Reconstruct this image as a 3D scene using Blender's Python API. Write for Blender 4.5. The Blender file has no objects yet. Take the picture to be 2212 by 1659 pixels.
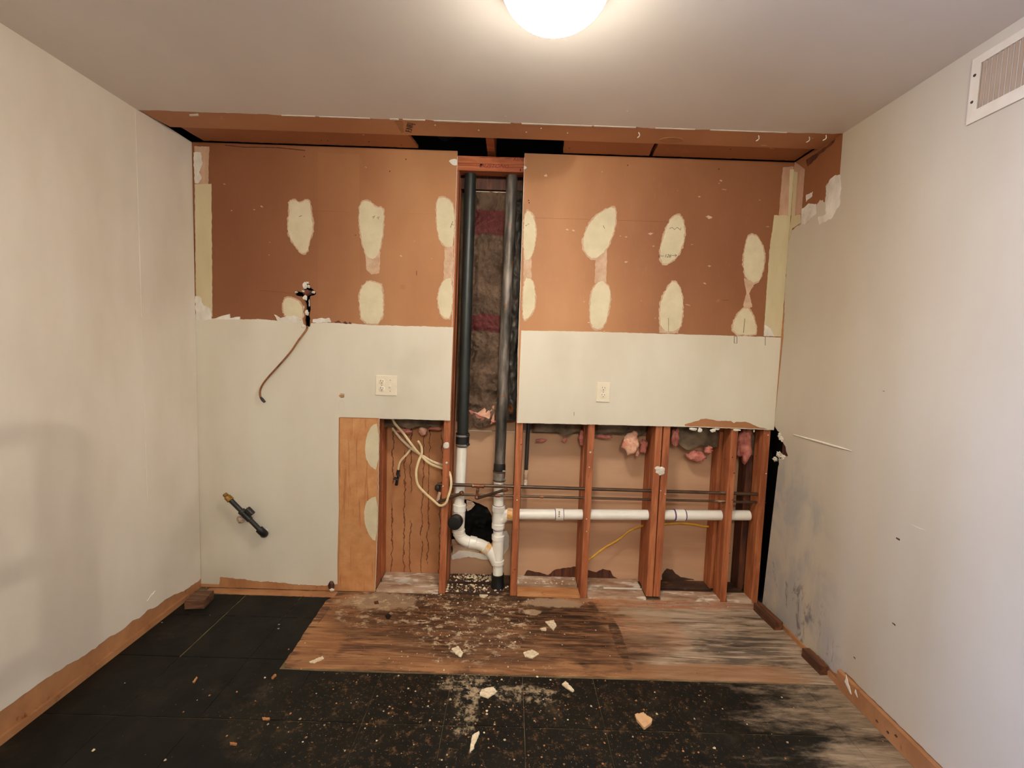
import bpy, bmesh, math, random
from mathutils import Vector, Matrix, noise as mn
from mathutils.geometry import tessellate_polygon

# ------------------------------------------------------------------ camera, light, exposure
SC = bpy.context.scene
COL = SC.collection
F_PX, PITCH, ROLL, YAW = 986.75, 0.0792165, 0.0322220, 0.0041193
CAM = Vector((0.12549, -2.51469, 1.42104))
_cy, _sy = math.cos(YAW), math.sin(YAW)
_F = Vector((_sy, _cy, 0)); _R = Vector((_cy, -_sy, 0)); _U = Vector((0, 0, 1))
FWD = _F * math.cos(PITCH) - _U * math.sin(PITCH)
_U2 = _U * math.cos(PITCH) + _F * math.sin(PITCH)
RGT = _R * math.cos(ROLL) + _U2 * math.sin(ROLL)
UP = _U2 * math.cos(ROLL) - _R * math.sin(ROLL)
cam_d = bpy.data.cameras.new('camera'); cam_d.sensor_fit = 'HORIZONTAL'; cam_d.sensor_width = 36.0
cam_d.lens = F_PX / 2212 * 36.0; cam_d.clip_start = 0.02
cam = bpy.data.objects.new('camera', cam_d); COL.objects.link(cam)
_m = Matrix((RGT, UP, -FWD)).transposed().to_4x4(); _m.translation = CAM
cam.matrix_world = _m
SC.camera = cam

SC.view_settings.view_transform = 'Standard'; SC.view_settings.look = 'None'
SC.view_settings.gamma = 1.0; SC.view_settings.use_curve_mapping = False
SC.view_settings.exposure = 0.0

world = bpy.data.worlds.new('world'); SC.world = world; world.use_nodes = True
bg = world.node_tree.nodes['Background']
bg.inputs[0].default_value = (0.55, 0.70, 1.0, 1); bg.inputs[1].default_value = 0.25

LAMP_COL = (1.0, 0.95, 0.825)
LAMP_E = 172.0          # the dome seen in the photograph
LAMP_REAR_E = 1150.0      # the added unseen bulb and, scaled down, the dome behind the camera
W2, H, ROOM_Y = 1.602, 2.44, -5.0

def area_light(name, loc, rot, sx, sy, power, col):
    l = bpy.data.lights.new(name, 'AREA'); l.shape = 'RECTANGLE'; l.size = sx; l.size_y = sy
    l.energy = power; l.color = col
    o = bpy.data.objects.new(name, l); COL.objects.link(o); o.location = loc; o.rotation_euler = rot
    return o
# daylight through the window in the left wall behind the camera
area_light('window_daylight', (-3.2, -2.35, 1.35), (0, math.radians(-90), 0), 1.7, 0.9, 560, (0.36, 0.53, 1.0))

# ------------------------------------------------------------------ helpers: photograph measurements -> points on real planes
def ray(px, py): return FWD + RGT * ((px - 1106) / F_PX) - UP * ((py - 829.5) / F_PX)
def onY(px, py, Y=0.0):
    d = ray(px, py); return CAM + d * ((Y - CAM.y) / d.y)
def onZ(px, py, Z=0.0):
    d = ray(px, py); return CAM + d * ((Z - CAM.z) / d.z)
def onX(px, py, X):
    d = ray(px, py); return CAM + d * ((X - CAM.x) / d.x)
def bw(pts, Y=0.0):           # back wall (x, z)
    return [(min(max(p.x, -W2), W2), p.z) for p in (onY(a, b, Y) for a, b in pts)]
def fl(pts, Z=0.0): return [(p.x, p.y) for p in (onZ(a, b, Z) for a, b in pts)]
def rw(pts, X=W2): return [(p.y, p.z) for p in (onX(a, b, X) for a, b in pts)]
def lw(pts, X=-W2): return [(p.y, p.z) for p in (onX(a, b, X) for a, b in pts)]

def srgb(r, g, b):
    f = lambda c: (c / 255 / 12.92) if c / 255 <= 0.04045 else ((c / 255 + 0.055) / 1.055) ** 2.4
    return (f(r), f(g), f(b), 1.0)

# ------------------------------------------------------------------ material helpers
class NT:
    def __init__(s, name):
        s.m = bpy.data.materials.new(name); s.m.use_nodes = True
        s.t = s.m.node_tree; s.b = s.t.nodes['Principled BSDF']; s._pos = None
    def n(s, typ, **kw):
        x = s.t.nodes.new(typ)
        for k, v in kw.items(): setattr(x, k, v)
        return x
    def put(s, sock, v):
        if hasattr(v, 'is_linked'): s.t.links.new(v, sock)
        else: sock.default_value = v
    def pos(s):
        if s._pos is None: s._pos = s.n('ShaderNodeNewGeometry').outputs['Position']
        return s._pos
    def obj(s): return s.n('ShaderNodeTexCoord').outputs['Object']
    def sc(s, vec, k):
        x = s.n('ShaderNodeMapping'); s.put(x.inputs['Vector'], vec); x.inputs['Scale'].default_value = k; return x.outputs[0]
    def noise(s, scale, detail=4, rough=0.55, vec=None, dist=0.0):
        x = s.n('ShaderNodeTexNoise'); s.put(x.inputs['Vector'], vec or s.pos())
        x.inputs['Scale'].default_value = scale; x.inputs['Detail'].default_value = detail
        x.inputs['Roughness'].default_value = rough; x.inputs['Distortion'].default_value = dist
        return x.outputs['Fac']
    def ramp(s, fac, stops, interp='LINEAR'):
        x = s.n('ShaderNodeValToRGB'); x.color_ramp.interpolation = interp; s.put(x.inputs[0], fac)
        e = x.color_ramp.elements
        while len(e) < len(stops): e.new(0.5)
        for el, (p, c) in zip(e, stops):
            el.position = p; el.color = c if len(c) == 4 else (*c, 1)
        return x.outputs[0]
    def step(s, fac, a, b):      # smoothstep value
        x = s.n('ShaderNodeMapRange', interpolation_type='SMOOTHSTEP'); s.put(x.inputs[0], fac)
        x.inputs[1].default_value = a; x.inputs[2].default_value = b; return x.outputs[0]
    def mix(s, fac, a, b):
        x = s.n('ShaderNodeMix', data_type='RGBA'); s.put(x.inputs[0], fac); s.put(x.inputs[6], a); s.put(x.inputs[7], b); return x.outputs[2]
    def math(s, op, a, b=0.0):
        x = s.n('ShaderNodeMath', operation=op); s.put(x.inputs[0], a); s.put(x.inputs[1], b); return x.outputs[0]
    def xyz(s):
        x = s.n('ShaderNodeSeparateXYZ'); s.put(x.inputs[0], s.pos()); return x.outputs
    def blob(s, c, r, wob=0.5, scale=6.0, st=None, soft=0.0):   # ragged spot with its own outline, c and r in world metres (None = ignore the axis)
        v = s.n('ShaderNodeVectorMath', operation='SUBTRACT'); s.put(v.inputs[0], s.pos()); v.inputs[1].default_value = [q or 0 for q in c]
        k = s.sc(v.outputs[0], [0 if q is None else 1 / q for q in r])
        l = s.n('ShaderNodeVectorMath', operation='LENGTH'); s.put(l.inputs[0], k)
        d = s.math('ADD', l.outputs['Value'], s.math('MULTIPLY', s.math('SUBTRACT', s.noise(scale, 6, .62, s.sc(s.pos(), st) if st else None), 0.5), wob * 2))
        return s.step(d, 1.1 + soft, 0.75 - soft)
    def bump(s, h, strength=0.3, dist=0.002):
        x = s.n('ShaderNodeBump'); x.inputs['Strength'].default_value = strength; x.inputs['Distance'].default_value = dist
        s.put(x.inputs['Height'], h); s.put(s.b.inputs['Normal'], x.outputs[0])
    def out(s, col, rough=0.7, metal=0.0, spec=None):
        s.put(s.b.inputs['Base Color'], col); s.put(s.b.inputs['Roughness'], rough); s.put(s.b.inputs['Metallic'], metal)
        if spec is not None: s.b.inputs['Specular IOR Level'].default_value = spec
        return s.m

def mott(name, c1, c2, scale=5, rough=0.7, stretch=(1, 1, 1), bump=0.0, bscale=None, metal=0.0, c3=None, c3s=20, c3t=(0.6, 0.7), local=False, spec=None, lo=0.35, hi=0.65):
    t = NT(name); base = t.obj() if local else t.pos(); v = t.sc(base, stretch)
    col = t.ramp(t.noise(scale, 6, 0.6, v), [(lo, c1), (hi, c2)])
    if c3 is not None: col = t.mix(t.step(t.noise(c3s, 5, 0.6, v), *c3t), col, c3)
    if bump: t.bump(t.noise(bscale or scale * 6, 6, 0.65, v), bump)
    return t.out(col, rough, metal, spec)

MAT = {}
def paint_mat(name='painted_drywall', k=((206, 195, 173), (216, 206, 186), (222, 213, 194))):
    t = NT(name); x, y, z = t.xyz()
    v = t.sc(t.pos(), (1.0, 1.0, 0.35))
    col = t.ramp(t.noise(2.2, 5, 0.55, v), [(0.3, srgb(*k[0])), (0.5, srgb(*k[1])), (0.7, srgb(*k[2]))])
    smud = t.math('MULTIPLY', t.step(t.noise(1.6, 3, 0.5), 0.52, 0.72), 0.35)
    col = t.mix(smud, col, srgb(186, 172, 150))
    t.bump(t.noise(160, 3, 0.6), 0.10, 0.001)
    return t.out(col, 0.55)
def right_paint_mat():
    t = NT('painted_drywall_mildewed')
    col = t.ramp(t.noise(1.8, 4, 0.5, t.sc(t.pos(), (1, 1, .4))), [(0.3, srgb(190, 176, 156)), (0.7, srgb(206, 194, 176))])
    damp = t.blob((1.6, -0.20, 0.15), (None, 0.46, 0.75), 0.35, 3.0)
    pat = t.step(t.noise(5.5, 7, 0.62, t.sc(t.pos(), (1, 1.0, .55)), 0.4), 0.40, 0.62)
    col = t.mix(t.math('MULTIPLY', damp, t.math('MULTIPLY', pat, 0.5)), col, srgb(148, 150, 158))
    low = t.blob((1.6, -0.25, 0.05), (None, 0.36, 0.28), 0.4, 7.0)
    spots = t.step(t.noise(16, 8, 0.7, t.sc(t.pos(), (1, .9, .45)), 0.8), 0.53, 0.64)
    col = t.mix(t.math('MULTIPLY', low, t.math('MULTIPLY', spots, 0.66)), col, srgb(78, 78, 84))
    t.bump(t.noise(160, 3, 0.6), 0.10, 0.001)
    return t.out(col, 0.55)
def kraft_mat(name, ca, cb, cc):
    t = NT(name)
    big = t.noise(1.6, 4, 0.5, t.sc(t.pos(), (1, 1, .5)))
    col = t.ramp(big, [(0.30, ca), (0.5, cb), (0.72, cc)])
    fine = t.noise(60, 4, 0.6, t.sc(t.pos(), (1, 1, .3)))
    col = t.mix(t.math('MULTIPLY', t.step(fine, .5, .8), .25), col, srgb(196, 140, 96))
    sc = t.step(t.noise(26, 2, 0.5, t.sc(t.pos(), (.45, 1, 1.5))), 0.735, 0.755)
    col = t.mix(sc, col, srgb(226, 190, 160))
    if 'drywall' in name:  # board ends darkened: brightness falloff painted into the paper colour
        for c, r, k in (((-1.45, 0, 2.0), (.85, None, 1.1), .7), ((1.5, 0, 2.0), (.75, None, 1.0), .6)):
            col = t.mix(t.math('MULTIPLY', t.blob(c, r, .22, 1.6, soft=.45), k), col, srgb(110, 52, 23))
    t.bump(t.noise(220, 3, .6), .08, .001)
    return t.out(col, 0.62)
def wood(name, a, b, c, axis='z', rough=0.65, k=1.0):
    t = NT(name); s = {'x': (.12, 1, 1), 'y': (1, .12, 1), 'z': (1, 1, .10)}[axis]
    v = t.sc(t.pos(), s)
    col = t.ramp(t.noise(38 * k, 5, .6, v, .6), [(.30, a), (.5, b), (.68, c)])
    big = t.noise(7, 3, .5)
    col = t.mix(t.math('MULTIPLY', t.step(big, .5, .75), .45), col, a)
    kn = t.step(t.noise(55, 2, .5, t.sc(t.pos(), (1, 1, .6))), .73, .77)
    col = t.mix(kn, col, srgb(70, 32, 18))
    t.bump(t.noise(120, 4, .6, v), .25, .001)
    return t.out(col, rough)

MAT['paint'] = paint_mat()
MAT['paint_l'] = paint_mat('painted_drywall_beige', ((214, 201, 182), (226, 215, 198), (233, 224, 209)))
MAT['paint_r'] = right_paint_mat()
MAT['ceil'] = mott('painted_ceiling', srgb(222, 211, 202), srgb(230, 220, 211), 1.2, .5, bump=.06, bscale=140)
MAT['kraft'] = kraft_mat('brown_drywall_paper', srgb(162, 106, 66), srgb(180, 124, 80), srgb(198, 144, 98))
MAT['kraft_l'] = kraft_mat('faded_drywall_paper', srgb(172, 116, 73), srgb(186, 130, 84), srgb(200, 146, 99))
MAT['kraft_c'] = kraft_mat('brown_ceiling_paper', srgb(158, 98, 62), srgb(170, 108, 70), srgb(180, 118, 78))
MAT['kraft_cf'] = kraft_mat('brown_ceiling_paper_pale', srgb(182, 124, 84), srgb(192, 134, 94), srgb(202, 146, 104))
MAT['strip'] = mott('bare_brown_wall_strip', srgb(160, 108, 68), srgb(184, 132, 88), 9, .65, (1, 1, .6), .1, 90, c3=srgb(130, 74, 40), c3s=24, c3t=(.62, .74))
def panel_mat():          # water-run brown panel
    t = NT('water_stained_brown_paper')
    v = t.sc(t.pos(), (1, 1, .06))
    col = t.ramp(t.noise(16, 5, .6), [(.3, srgb(186, 124, 74)), (.7, srgb(208, 152, 100))])
    st = t.step(t.noise(45, 4, .6, v, .3), .56, .64)
    col = t.mix(t.math('MULTIPLY', st, .55), col, srgb(158, 84, 36))
    return t.out(col, .55)
MAT['panel'] = panel_mat()
MAT['gyp'] = mott('gypsum_core', srgb(214, 202, 184), srgb(232, 224, 208), 30, .9, bump=.4, bscale=180)
MAT['comp'] = mott('cream_joint_compound', srgb(204, 189, 155), srgb(218, 204, 171), 9, .75, bump=.15, bscale=60)
MAT['comp_halo'] = mott('thin_pinkish_compound', srgb(186, 148, 118), srgb(206, 174, 146), 22, .75, bump=.15, bscale=80)
MAT['tape'] = mott('yellowed_joint_tape', srgb(196, 178, 138), srgb(212, 196, 160), 6, .7, (1, 1, .3), .1, 70)
MAT['tape2'] = mott('pinkish_taped_corner', srgb(176, 134, 108), srgb(202, 164, 136), 14, .7, (1, 1, .25), .1, 70)
MAT['white'] = mott('torn_white_paper', srgb(226, 216, 200), srgb(238, 232, 220), 20, .8)
MAT['smear'] = mott('white_primer_smear', srgb(206, 196, 182), srgb(234, 226, 214), 16, .7, (1, 1, .6), bump=.3, bscale=50)
MAT['stud'] = wood('fir_framing_lumber', srgb(136, 70, 38), srgb(170, 96, 56), srgb(192, 120, 76))
MAT['stud_d'] = wood('water_darkened_lumber', srgb(44, 24, 16), srgb(86, 44, 26), srgb(120, 64, 36))
MAT['studx'] = wood('fir_header_lumber', srgb(150, 70, 36), srgb(176, 96, 54), srgb(196, 118, 70), 'x')
MAT['plate_w'] = mott('dusty_bottom_plate', srgb(150, 108, 80), srgb(206, 180, 152), 16, .85, (.35, 1, 1), .3, 70, c3=srgb(226, 212, 194), c3s=26, c3t=(.52, .66))
MAT['plate_o'] = mott('orange_bottom_plate', srgb(176, 112, 62), srgb(206, 150, 98), 18, .8, (.3, 1, 1), .3, 70, c3=srgb(110, 62, 36), c3s=30, c3t=(.62, .7))
MAT['plate_d'] = mott('wet_dark_bottom_plate', srgb(44, 26, 16), srgb(84, 54, 34), 16, .7, (.4, 1, 1), .3, 70, c3=srgb(146, 104, 68), c3s=32, c3t=(.6, .72))
def sheath_mat():
    t = NT('brown_backing_board')
    col = t.ramp(t.noise(2.6, 4, .5, t.sc(t.pos(), (.4, 1, 1.6))), [(.32, srgb(186, 142, 108)), (.68, srgb(210, 168, 132))])
    col = t.mix(t.math('MULTIPLY', t.step(t.noise(14, 4, .6, t.sc(t.pos(), (.12, 1, 1))), .5, .75), .22), col, srgb(222, 184, 150))
    return t.out(col, .7)
MAT['sheath'] = sheath_mat()
def drip_mat():
    t = NT('drip_stained_backing_board')
    col = t.ramp(t.noise(5, 5, .6), [(.3, srgb(172, 112, 70)), (.7, srgb(198, 142, 96))])
    wig = t.math('MULTIPLY', t.math('SUBTRACT', t.noise(14, 3, .6), .5), .05)
    x, y, z = t.xyz(); xx = t.math('ADD', x, wig)
    line = None
    for i in range(6):
        x0 = -.565 + i * .055 + (.012 if i % 2 else -.006)
        l = t.step(t.math('ABSOLUTE', t.math('SUBTRACT', xx, x0)), .0042, .0018)
        gate = t.step(t.noise(4.2, 2, .5, t.sc(t.pos(), (9, 1, 1))), .40, .46)
        l = t.math('MULTIPLY', l, gate)
        line = l if line is None else t.math('MAXIMUM', line, l)
    col = t.mix(t.math('MULTIPLY', line, .85), col, srgb(98, 46, 22))
    return t.out(col, .6)
MAT['drip'] = drip_mat()
MAT['black'] = mott('dark_void_board', srgb(14, 12, 12), srgb(24, 20, 18), 8, .9)
MAT['attic'] = mott('dark_duct_wrap', srgb(16, 17, 22), srgb(40, 40, 48), 6, .6, bump=.4, bscale=14)
MAT['abs'] = mott('black_plastic_pipe', srgb(22, 26, 24), srgb(38, 42, 38), 6, .42, spec=.5)
MAT['rubber'] = mott('black_rubber', srgb(10, 10, 10), srgb(20, 19, 18), 30, .5)
MAT['pvc'] = mott('white_pvc', srgb(240, 232, 216), srgb(248, 243, 232), 7, .32, c3=srgb(214, 192, 150), c3s=9, c3t=(.62, .8))
MAT['pvc_y'] = mott('glue_yellowed_pvc', srgb(226, 210, 178), srgb(222, 158, 70), 18, .35, lo=.45, hi=.62)
MAT['primer'] = mott('purple_pipe_primer', srgb(92, 58, 116), srgb(120, 84, 140), 30, .5)
def iron_mat():
    t = NT('rusty_grey_iron')
    v = t.sc(t.pos(), (1, 1, .18))
    col = t.ramp(t.noise(26, 5, .6, v), [(.30, srgb(40, 38, 35)), (.5, srgb(92, 84, 76)), (.70, srgb(150, 138, 126))])
    ru = t.step(t.noise(13, 5, .65), .62, .70)
    col = t.mix(ru, col, srgb(146, 84, 34))
    t.bump(t.noise(90, 4, .6), .3, .001)
    return t.out(col, .5, .25)
MAT['iron'] = iron_mat()
MAT['iron_d'] = mott('dark_iron_pipe', srgb(24, 22, 20), srgb(52, 46, 40), 20, .5, (1, 1, .3), .2, 80, metal=.2)
MAT['steel'] = mott('stainless_clamp', srgb(150, 144, 134), srgb(190, 184, 172), 40, .35, metal=.8)
MAT['copper'] = mott('tarnished_copper', srgb(66, 48, 36), srgb(104, 78, 58), 22, .38, (.4, 1, 1), metal=.45, c3=srgb(176, 152, 124), c3s=26, c3t=(.6, .72))
MAT['copper_f'] = mott('patinated_copper_fitting', srgb(106, 62, 40), srgb(146, 92, 62), 30, .4, metal=.5, c3=srgb(150, 160, 130), c3s=40, c3t=(.58, .68))
MAT['brass'] = mott('aged_brass', srgb(120, 82, 34), srgb(176, 132, 66), 30, .35, metal=.7)
MAT['gas'] = mott('black_iron_gas_pipe', srgb(20, 18, 16), srgb(44, 38, 30), 24, .5, metal=.2)
MAT['cuwire'] = mott('dull_copper_tube', srgb(128, 76, 44), srgb(166, 110, 70), 30, .4, metal=.4)
MAT['cable'] = mott('cream_cable_jacket', srgb(214, 186, 136), srgb(230, 208, 164), 20, .5)
MAT['cable_w'] = mott('pale_cable_jacket', srgb(206, 180, 140), srgb(234, 216, 182), 60, .5)
MAT['ycable'] = mott('yellow_cable_jacket', srgb(200, 142, 30), srgb(222, 172, 56), 20, .45)
MAT['bag'] = mott('black_plastic_film', srgb(8, 9, 9), srgb(26, 28, 28), 14, .22, bump=.5, bscale=40)
MAT['pink'] = mott('pink_fibreglass', srgb(168, 84, 78), srgb(226, 150, 130), 30, .95, bump=.6, bscale=120, lo=.3, hi=.7)
MAT['pinkp'] = mott('pale_pink_fibreglass', srgb(206, 130, 108), srgb(240, 196, 164), 24, .95, bump=.5, bscale=120)
def batt_mat(name, bands):
    t = NT(name)
    col = t.ramp(t.noise(9, 5, .6), [(.3, srgb(104, 80, 62)), (.55, srgb(146, 116, 92)), (.75, srgb(176, 146, 120))])
    x, y, z = t.xyz(); zz = t.math('ADD', z, t.math('MULTIPLY', t.math('SUBTRACT', t.noise(9, 3), .5), .05))
    for z0, h in bands:
        l = t.step(t.math('ABSOLUTE', t.math('SUBTRACT', zz, z0)), h, h * .8)
        col = t.mix(t.math('MULTIPLY', l, .75), col, srgb(142, 52, 60))
    t.bump(t.math('ADD', t.noise(22, 5, .6, None, 1.5), t.noise(60, 4, .6, t.sc(t.pos(), (1, 1, .5)), 1.0)), .8, .012)
    return t.out(col, .6)
MAT['batt'] = batt_mat('crinkled_kraft_facing', [(2.12, .075), (1.555, .05)])
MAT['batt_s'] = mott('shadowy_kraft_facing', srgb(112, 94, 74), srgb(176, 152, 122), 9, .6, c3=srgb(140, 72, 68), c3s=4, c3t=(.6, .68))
MAT['plastic'] = mott('ivory_plastic', srgb(226, 212, 186), srgb(232, 220, 196), 10, .35)
MAT['slot'] = mott('dark_socket_slot', srgb(26, 20, 14), srgb(40, 32, 22), 40, .7)
MAT['reg'] = mott('painted_register', srgb(214, 200, 180), srgb(224, 212, 194), 12, .45)
MAT['louver'] = mott('dusty_brown_louver', srgb(150, 126, 108), srgb(176, 152, 132), 30, .6)
MAT['vane'] = mott('dusty_register_vane', srgb(164, 140, 120), srgb(180, 156, 136), 4, .6)
MAT['duct'] = mott('dim_duct', srgb(52, 40, 34), srgb(66, 52, 44), 10, .8)
MAT['block'] = wood('stained_scrap_wood', srgb(44, 25, 14), srgb(84, 48, 27), srgb(122, 74, 44), 'y')
MAT['block2'] = wood('brown_scrap_wood', srgb(62, 38, 26), srgb(96, 62, 42), srgb(124, 84, 58), 'x')
MAT['ink'] = mott('red_lumber_ink', srgb(130, 30, 24), srgb(150, 44, 34), 40, .8)
MAT['pencil'] = mott('pencil_mark', srgb(60, 46, 36), srgb(84, 64, 50), 60, .8)
MAT['pebble'] = mott('plaster_crumb', srgb(206, 180, 142), srgb(240, 226, 196), 90, .9)
MAT['pebble2'] = mott('dirty_plaster_crumb', srgb(134, 108, 78), srgb(226, 206, 172), 40, .9, lo=.4, hi=.6)
MAT['chipb'] = mott('brown_paper_crumb', srgb(150, 96, 52), srgb(196, 136, 84), 60, .9)
MAT['chipt'] = mott('tan_drywall_paper_chip', srgb(204, 158, 112), srgb(220, 178, 134), 30, .8)
MAT['scrub'] = mott('grey_steel_tube', srgb(90, 90, 94), srgb(120, 120, 124), 12, .4, metal=.5)

def ply_mat():
    t = NT('stained_plywood_subfloor'); x, y, z = t.xyz(); ST = (.16, 1, 1)
    grain = t.noise(46, 7, .7, t.sc(t.pos(), (.07, 1, 1)), 1.2)
    broad = t.noise(9, 5, .6, t.sc(t.pos(), (.25, 1, 1)), 1.0)
    fine = t.noise(170, 3, .6, t.sc(t.pos(), (.05, 1, 1)))
    g2 = t.math('ADD', t.math('MULTIPLY', grain, .6), t.math('MULTIPLY', broad, .4))
    tan = t.ramp(g2, [(.42, srgb(74, 45, 26)), (.5, srgb(134, 90, 56)), (.57, srgb(178, 130, 88))])
    grey = t.ramp(g2, [(.40, srgb(70, 56, 44)), (.46, srgb(134, 112, 90)), (.53, srgb(168, 144, 120)), (.60, srgb(192, 170, 146))])
    n1 = t.math('MULTIPLY', t.math('SUBTRACT', t.noise(7, 6, .65, t.sc(t.pos(), (.4, 1, 1))), .5), .9)
    col = t.mix(t.step(t.math('ADD', x, n1), .62, .92), tan, grey)
    for c, r, k, cc in (((1.05, -.59, 0), (.55, .07, None), .7, (156, 108, 70)), ((-.72, -.35, 0), (.10, .4, None), .5, (166, 112, 70)), ((-.2, -.585, 0), (.9, .05, None), .5, (148, 102, 66)), ((.86, -.3, 0), (.22, .16, None), .35, (190, 132, 92))):
        col = t.mix(t.math('MULTIPLY', t.blob(c, r, .5, 9, ST), k), col, srgb(*cc))
    dark = t.ramp(t.noise(40, 7, .7, t.sc(t.pos(), (.12, 1, 1)), .8), [(.42, srgb(26, 16, 10)), (.5, srgb(60, 38, 24)), (.58, srgb(116, 78, 50))])
    w = None
    for c, r, wob, sc, k in (((.0, -.24, 0), (.66, .30, None), .5, 9, .72), ((.42, -.20, 0), (.36, .11, None), .6, 12, .9), ((-.45, -.22, 0), (.34, .24, None), .6, 8, .55), ((.70, -.36, 0), (.030, .25, None), .5, 14, .85),
                             ((-.05, -.05, 0), (.5, .09, None), .7, 12, .75), ((.55, -.42, 0), (.4, .10, None), .8, 12, .55), ((.02, -.46, 0), (.5, .12, None), .8, 10, .5), ((.82, -.40, 0), (.16, .09, None), .8, 14, .45), ((.62, -.12, 0), (.03, .14, None), .6, 14, .8)):
        bb = t.math('MULTIPLY', t.blob(c, r, wob, sc, ST), k); w = bb if w is None else t.math('MAXIMUM', w, bb)
    mot = t.math('MULTIPLY', t.step(t.noise(11, 7, .7, t.sc(t.pos(), (.45, 1, 1)), .6), .54, .66), t.step(x, .95, .4))
    w = t.math('MAXIMUM', w, t.math('MULTIPLY', mot, .8))
    thin = t.math('MULTIPLY', t.step(t.noise(19, 6, .7, t.sc(t.pos(), (.3, 1, 1)), .6), .52, .62), .75)
    w = t.math('MULTIPLY', w, t.math('SUBTRACT', 1.0, t.math('MULTIPLY', thin, .6)))
    col = t.mix(w, col, dark)
    kn = t.blob((1.28, -.40, 0), (.24, .13, None), .9, 12, (.4, 1, 1)); col = t.mix(t.math('MULTIPLY', kn, t.math('MULTIPLY', t.step(grain, .62, .45), .75)), col, srgb(66, 58, 52))
    for c, r, k in (((.40, -.055, 0), (.17, .05, None), .8), ((-.55, -.09, 0), (.22, .09, None), .65), ((.28, -.15, 0), (.05, .03, None), .8), ((.9, -.12, 0), (.14, .10, None), .4)):
        col = t.mix(t.math('MULTIPLY', t.blob(c, r, .7, 14), k), col, srgb(178, 150, 120))
    # plaster dust ground into the grain
    dz = t.math('MAXIMUM', t.blob((-.05, -.24, 0), (.34, .34, None), .5, 8), t.math('MULTIPLY', t.blob((-.5, -.15, 0), (.3, .2, None), .5, 8), .7))
    pw = t.math('MULTIPLY', dz, t.step(t.noise(24, 8, .75, t.sc(t.pos(), (.6, 1, 1))), .52, .60))
    col = t.mix(t.math('MULTIPLY', pw, .8), col, srgb(206, 182, 150))
    rs = t.blob((1.1, -.03, 0), (.55, .05, None), .5, 9); col = t.mix(t.math('MULTIPLY', t.math('MULTIPLY', rs, t.step(fine, .45, .6)), .8), col, srgb(196, 104, 58))
    t.bump(t.math('ADD', grain, fine), .5, .002)
    return t.out(col, t.ramp(w, [(0, (.75,) * 3), (1, (.5,) * 3)]))
def mastic_mat():
    t = NT('black_tile_mastic'); x, y, z = t.xyz()
    g = t.sc(t.pos(), (.12, 1, 1))
    blk = t.ramp(t.noise(7, 6, .6), [(.3, srgb(9, 8, 6)), (.55, srgb(17, 16, 11)), (.75, srgb(30, 27, 20))])
    wd = t.ramp(t.noise(34, 6, .65, g, .8), [(.3, srgb(92, 76, 60)), (.5, srgb(140, 120, 98)), (.72, srgb(174, 154, 128))])
    n = t.math('SUBTRACT', t.noise(7.5, 8, .72, t.sc(t.pos(), (.4, 1.4, 1))), .5)
    edge = t.step(t.math('ADD', x, t.math('MULTIPLY', n, 2.0)), 1.10, 1.60)
    col = t.mix(edge, blk, wd)
    # scuffed flecks of bare board and dust in the middle of the floor
    mid = t.blob((.15, -.85, 0), (1.0, .42, None), .5, 4)
    fk = t.step(t.noise(26, 8, .8), .54, .62)
    col = t.mix(t.math('MULTIPLY', t.math('MULTIPLY', mid, fk), .5), col, srgb(120, 86, 54))
    fk2 = t.step(t.noise(70, 5, .75), .60, .66); col = t.mix(t.math('MULTIPLY', t.math('MULTIPLY', mid, fk2), .7), col, srgb(170, 132, 84))
    for c, r in (((-.03, -.69, 0), (.11, .07, None)), ((.0, -.82, 0), (.05, .15, None)), ((.22, -.74, 0), (.18, .05, None))):
        d = t.math('MULTIPLY', t.blob(c, r, 1.3, 16), t.step(t.noise(26, 8, .75), .46, .58))
        col = t.mix(t.math('MULTIPLY', d, .6), col, srgb(186, 164, 132))
    dust = t.step(t.noise(3.2, 6, .7), .56, .8); col = t.mix(t.math('MULTIPLY', dust, .16), col, srgb(150, 128, 100))
    t.bump(t.noise(70, 6, .7), .3, .002)
    return t.out(col, t.ramp(t.noise(6, 4), [(.3, (.5,) * 3), (.7, (.7,) * 3)]), spec=.25)
MAT['ply'] = ply_mat(); MAT['mastic'] = mastic_mat()
MAT['sub'] = mott('seam_dust', srgb(86, 72, 48), srgb(128, 108, 74), 12, .85)

def emit_mat(name, col, e):
    t = NT(name); t.b.inputs['Emission Color'].default_value = (*col, 1)
    g = t.n('ShaderNodeNewGeometry'); sp = t.n('ShaderNodeSeparateXYZ'); t.put(sp.inputs[0], g.outputs['Normal'])
    down = t.math('MAXIMUM', t.math('MULTIPLY', sp.outputs[2], -1.0), 0.0)      # opal glass under a metal pan: brightest underneath
    t.put(t.b.inputs['Emission Strength'], t.math('MULTIPLY', t.math('ADD', t.math('MULTIPLY', t.math('POWER', down, 2.2), .982), .018), e))
    return t.out((.85, .84, .8, 1), .3)
MAT['glow'] = emit_mat('lit_opal_glass', LAMP_COL, LAMP_E)
MAT['glow3'] = emit_mat('lit_opal_glass_dim', LAMP_COL, LAMP_REAR_E * .045)
_b = NT('lit_bulb_glass'); _b.b.inputs['Emission Color'].default_value = (*LAMP_COL, 1); _b.b.inputs['Emission Strength'].default_value = LAMP_REAR_E
MAT['glow2'] = _b.out((.9, .9, .88, 1), .3)

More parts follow.
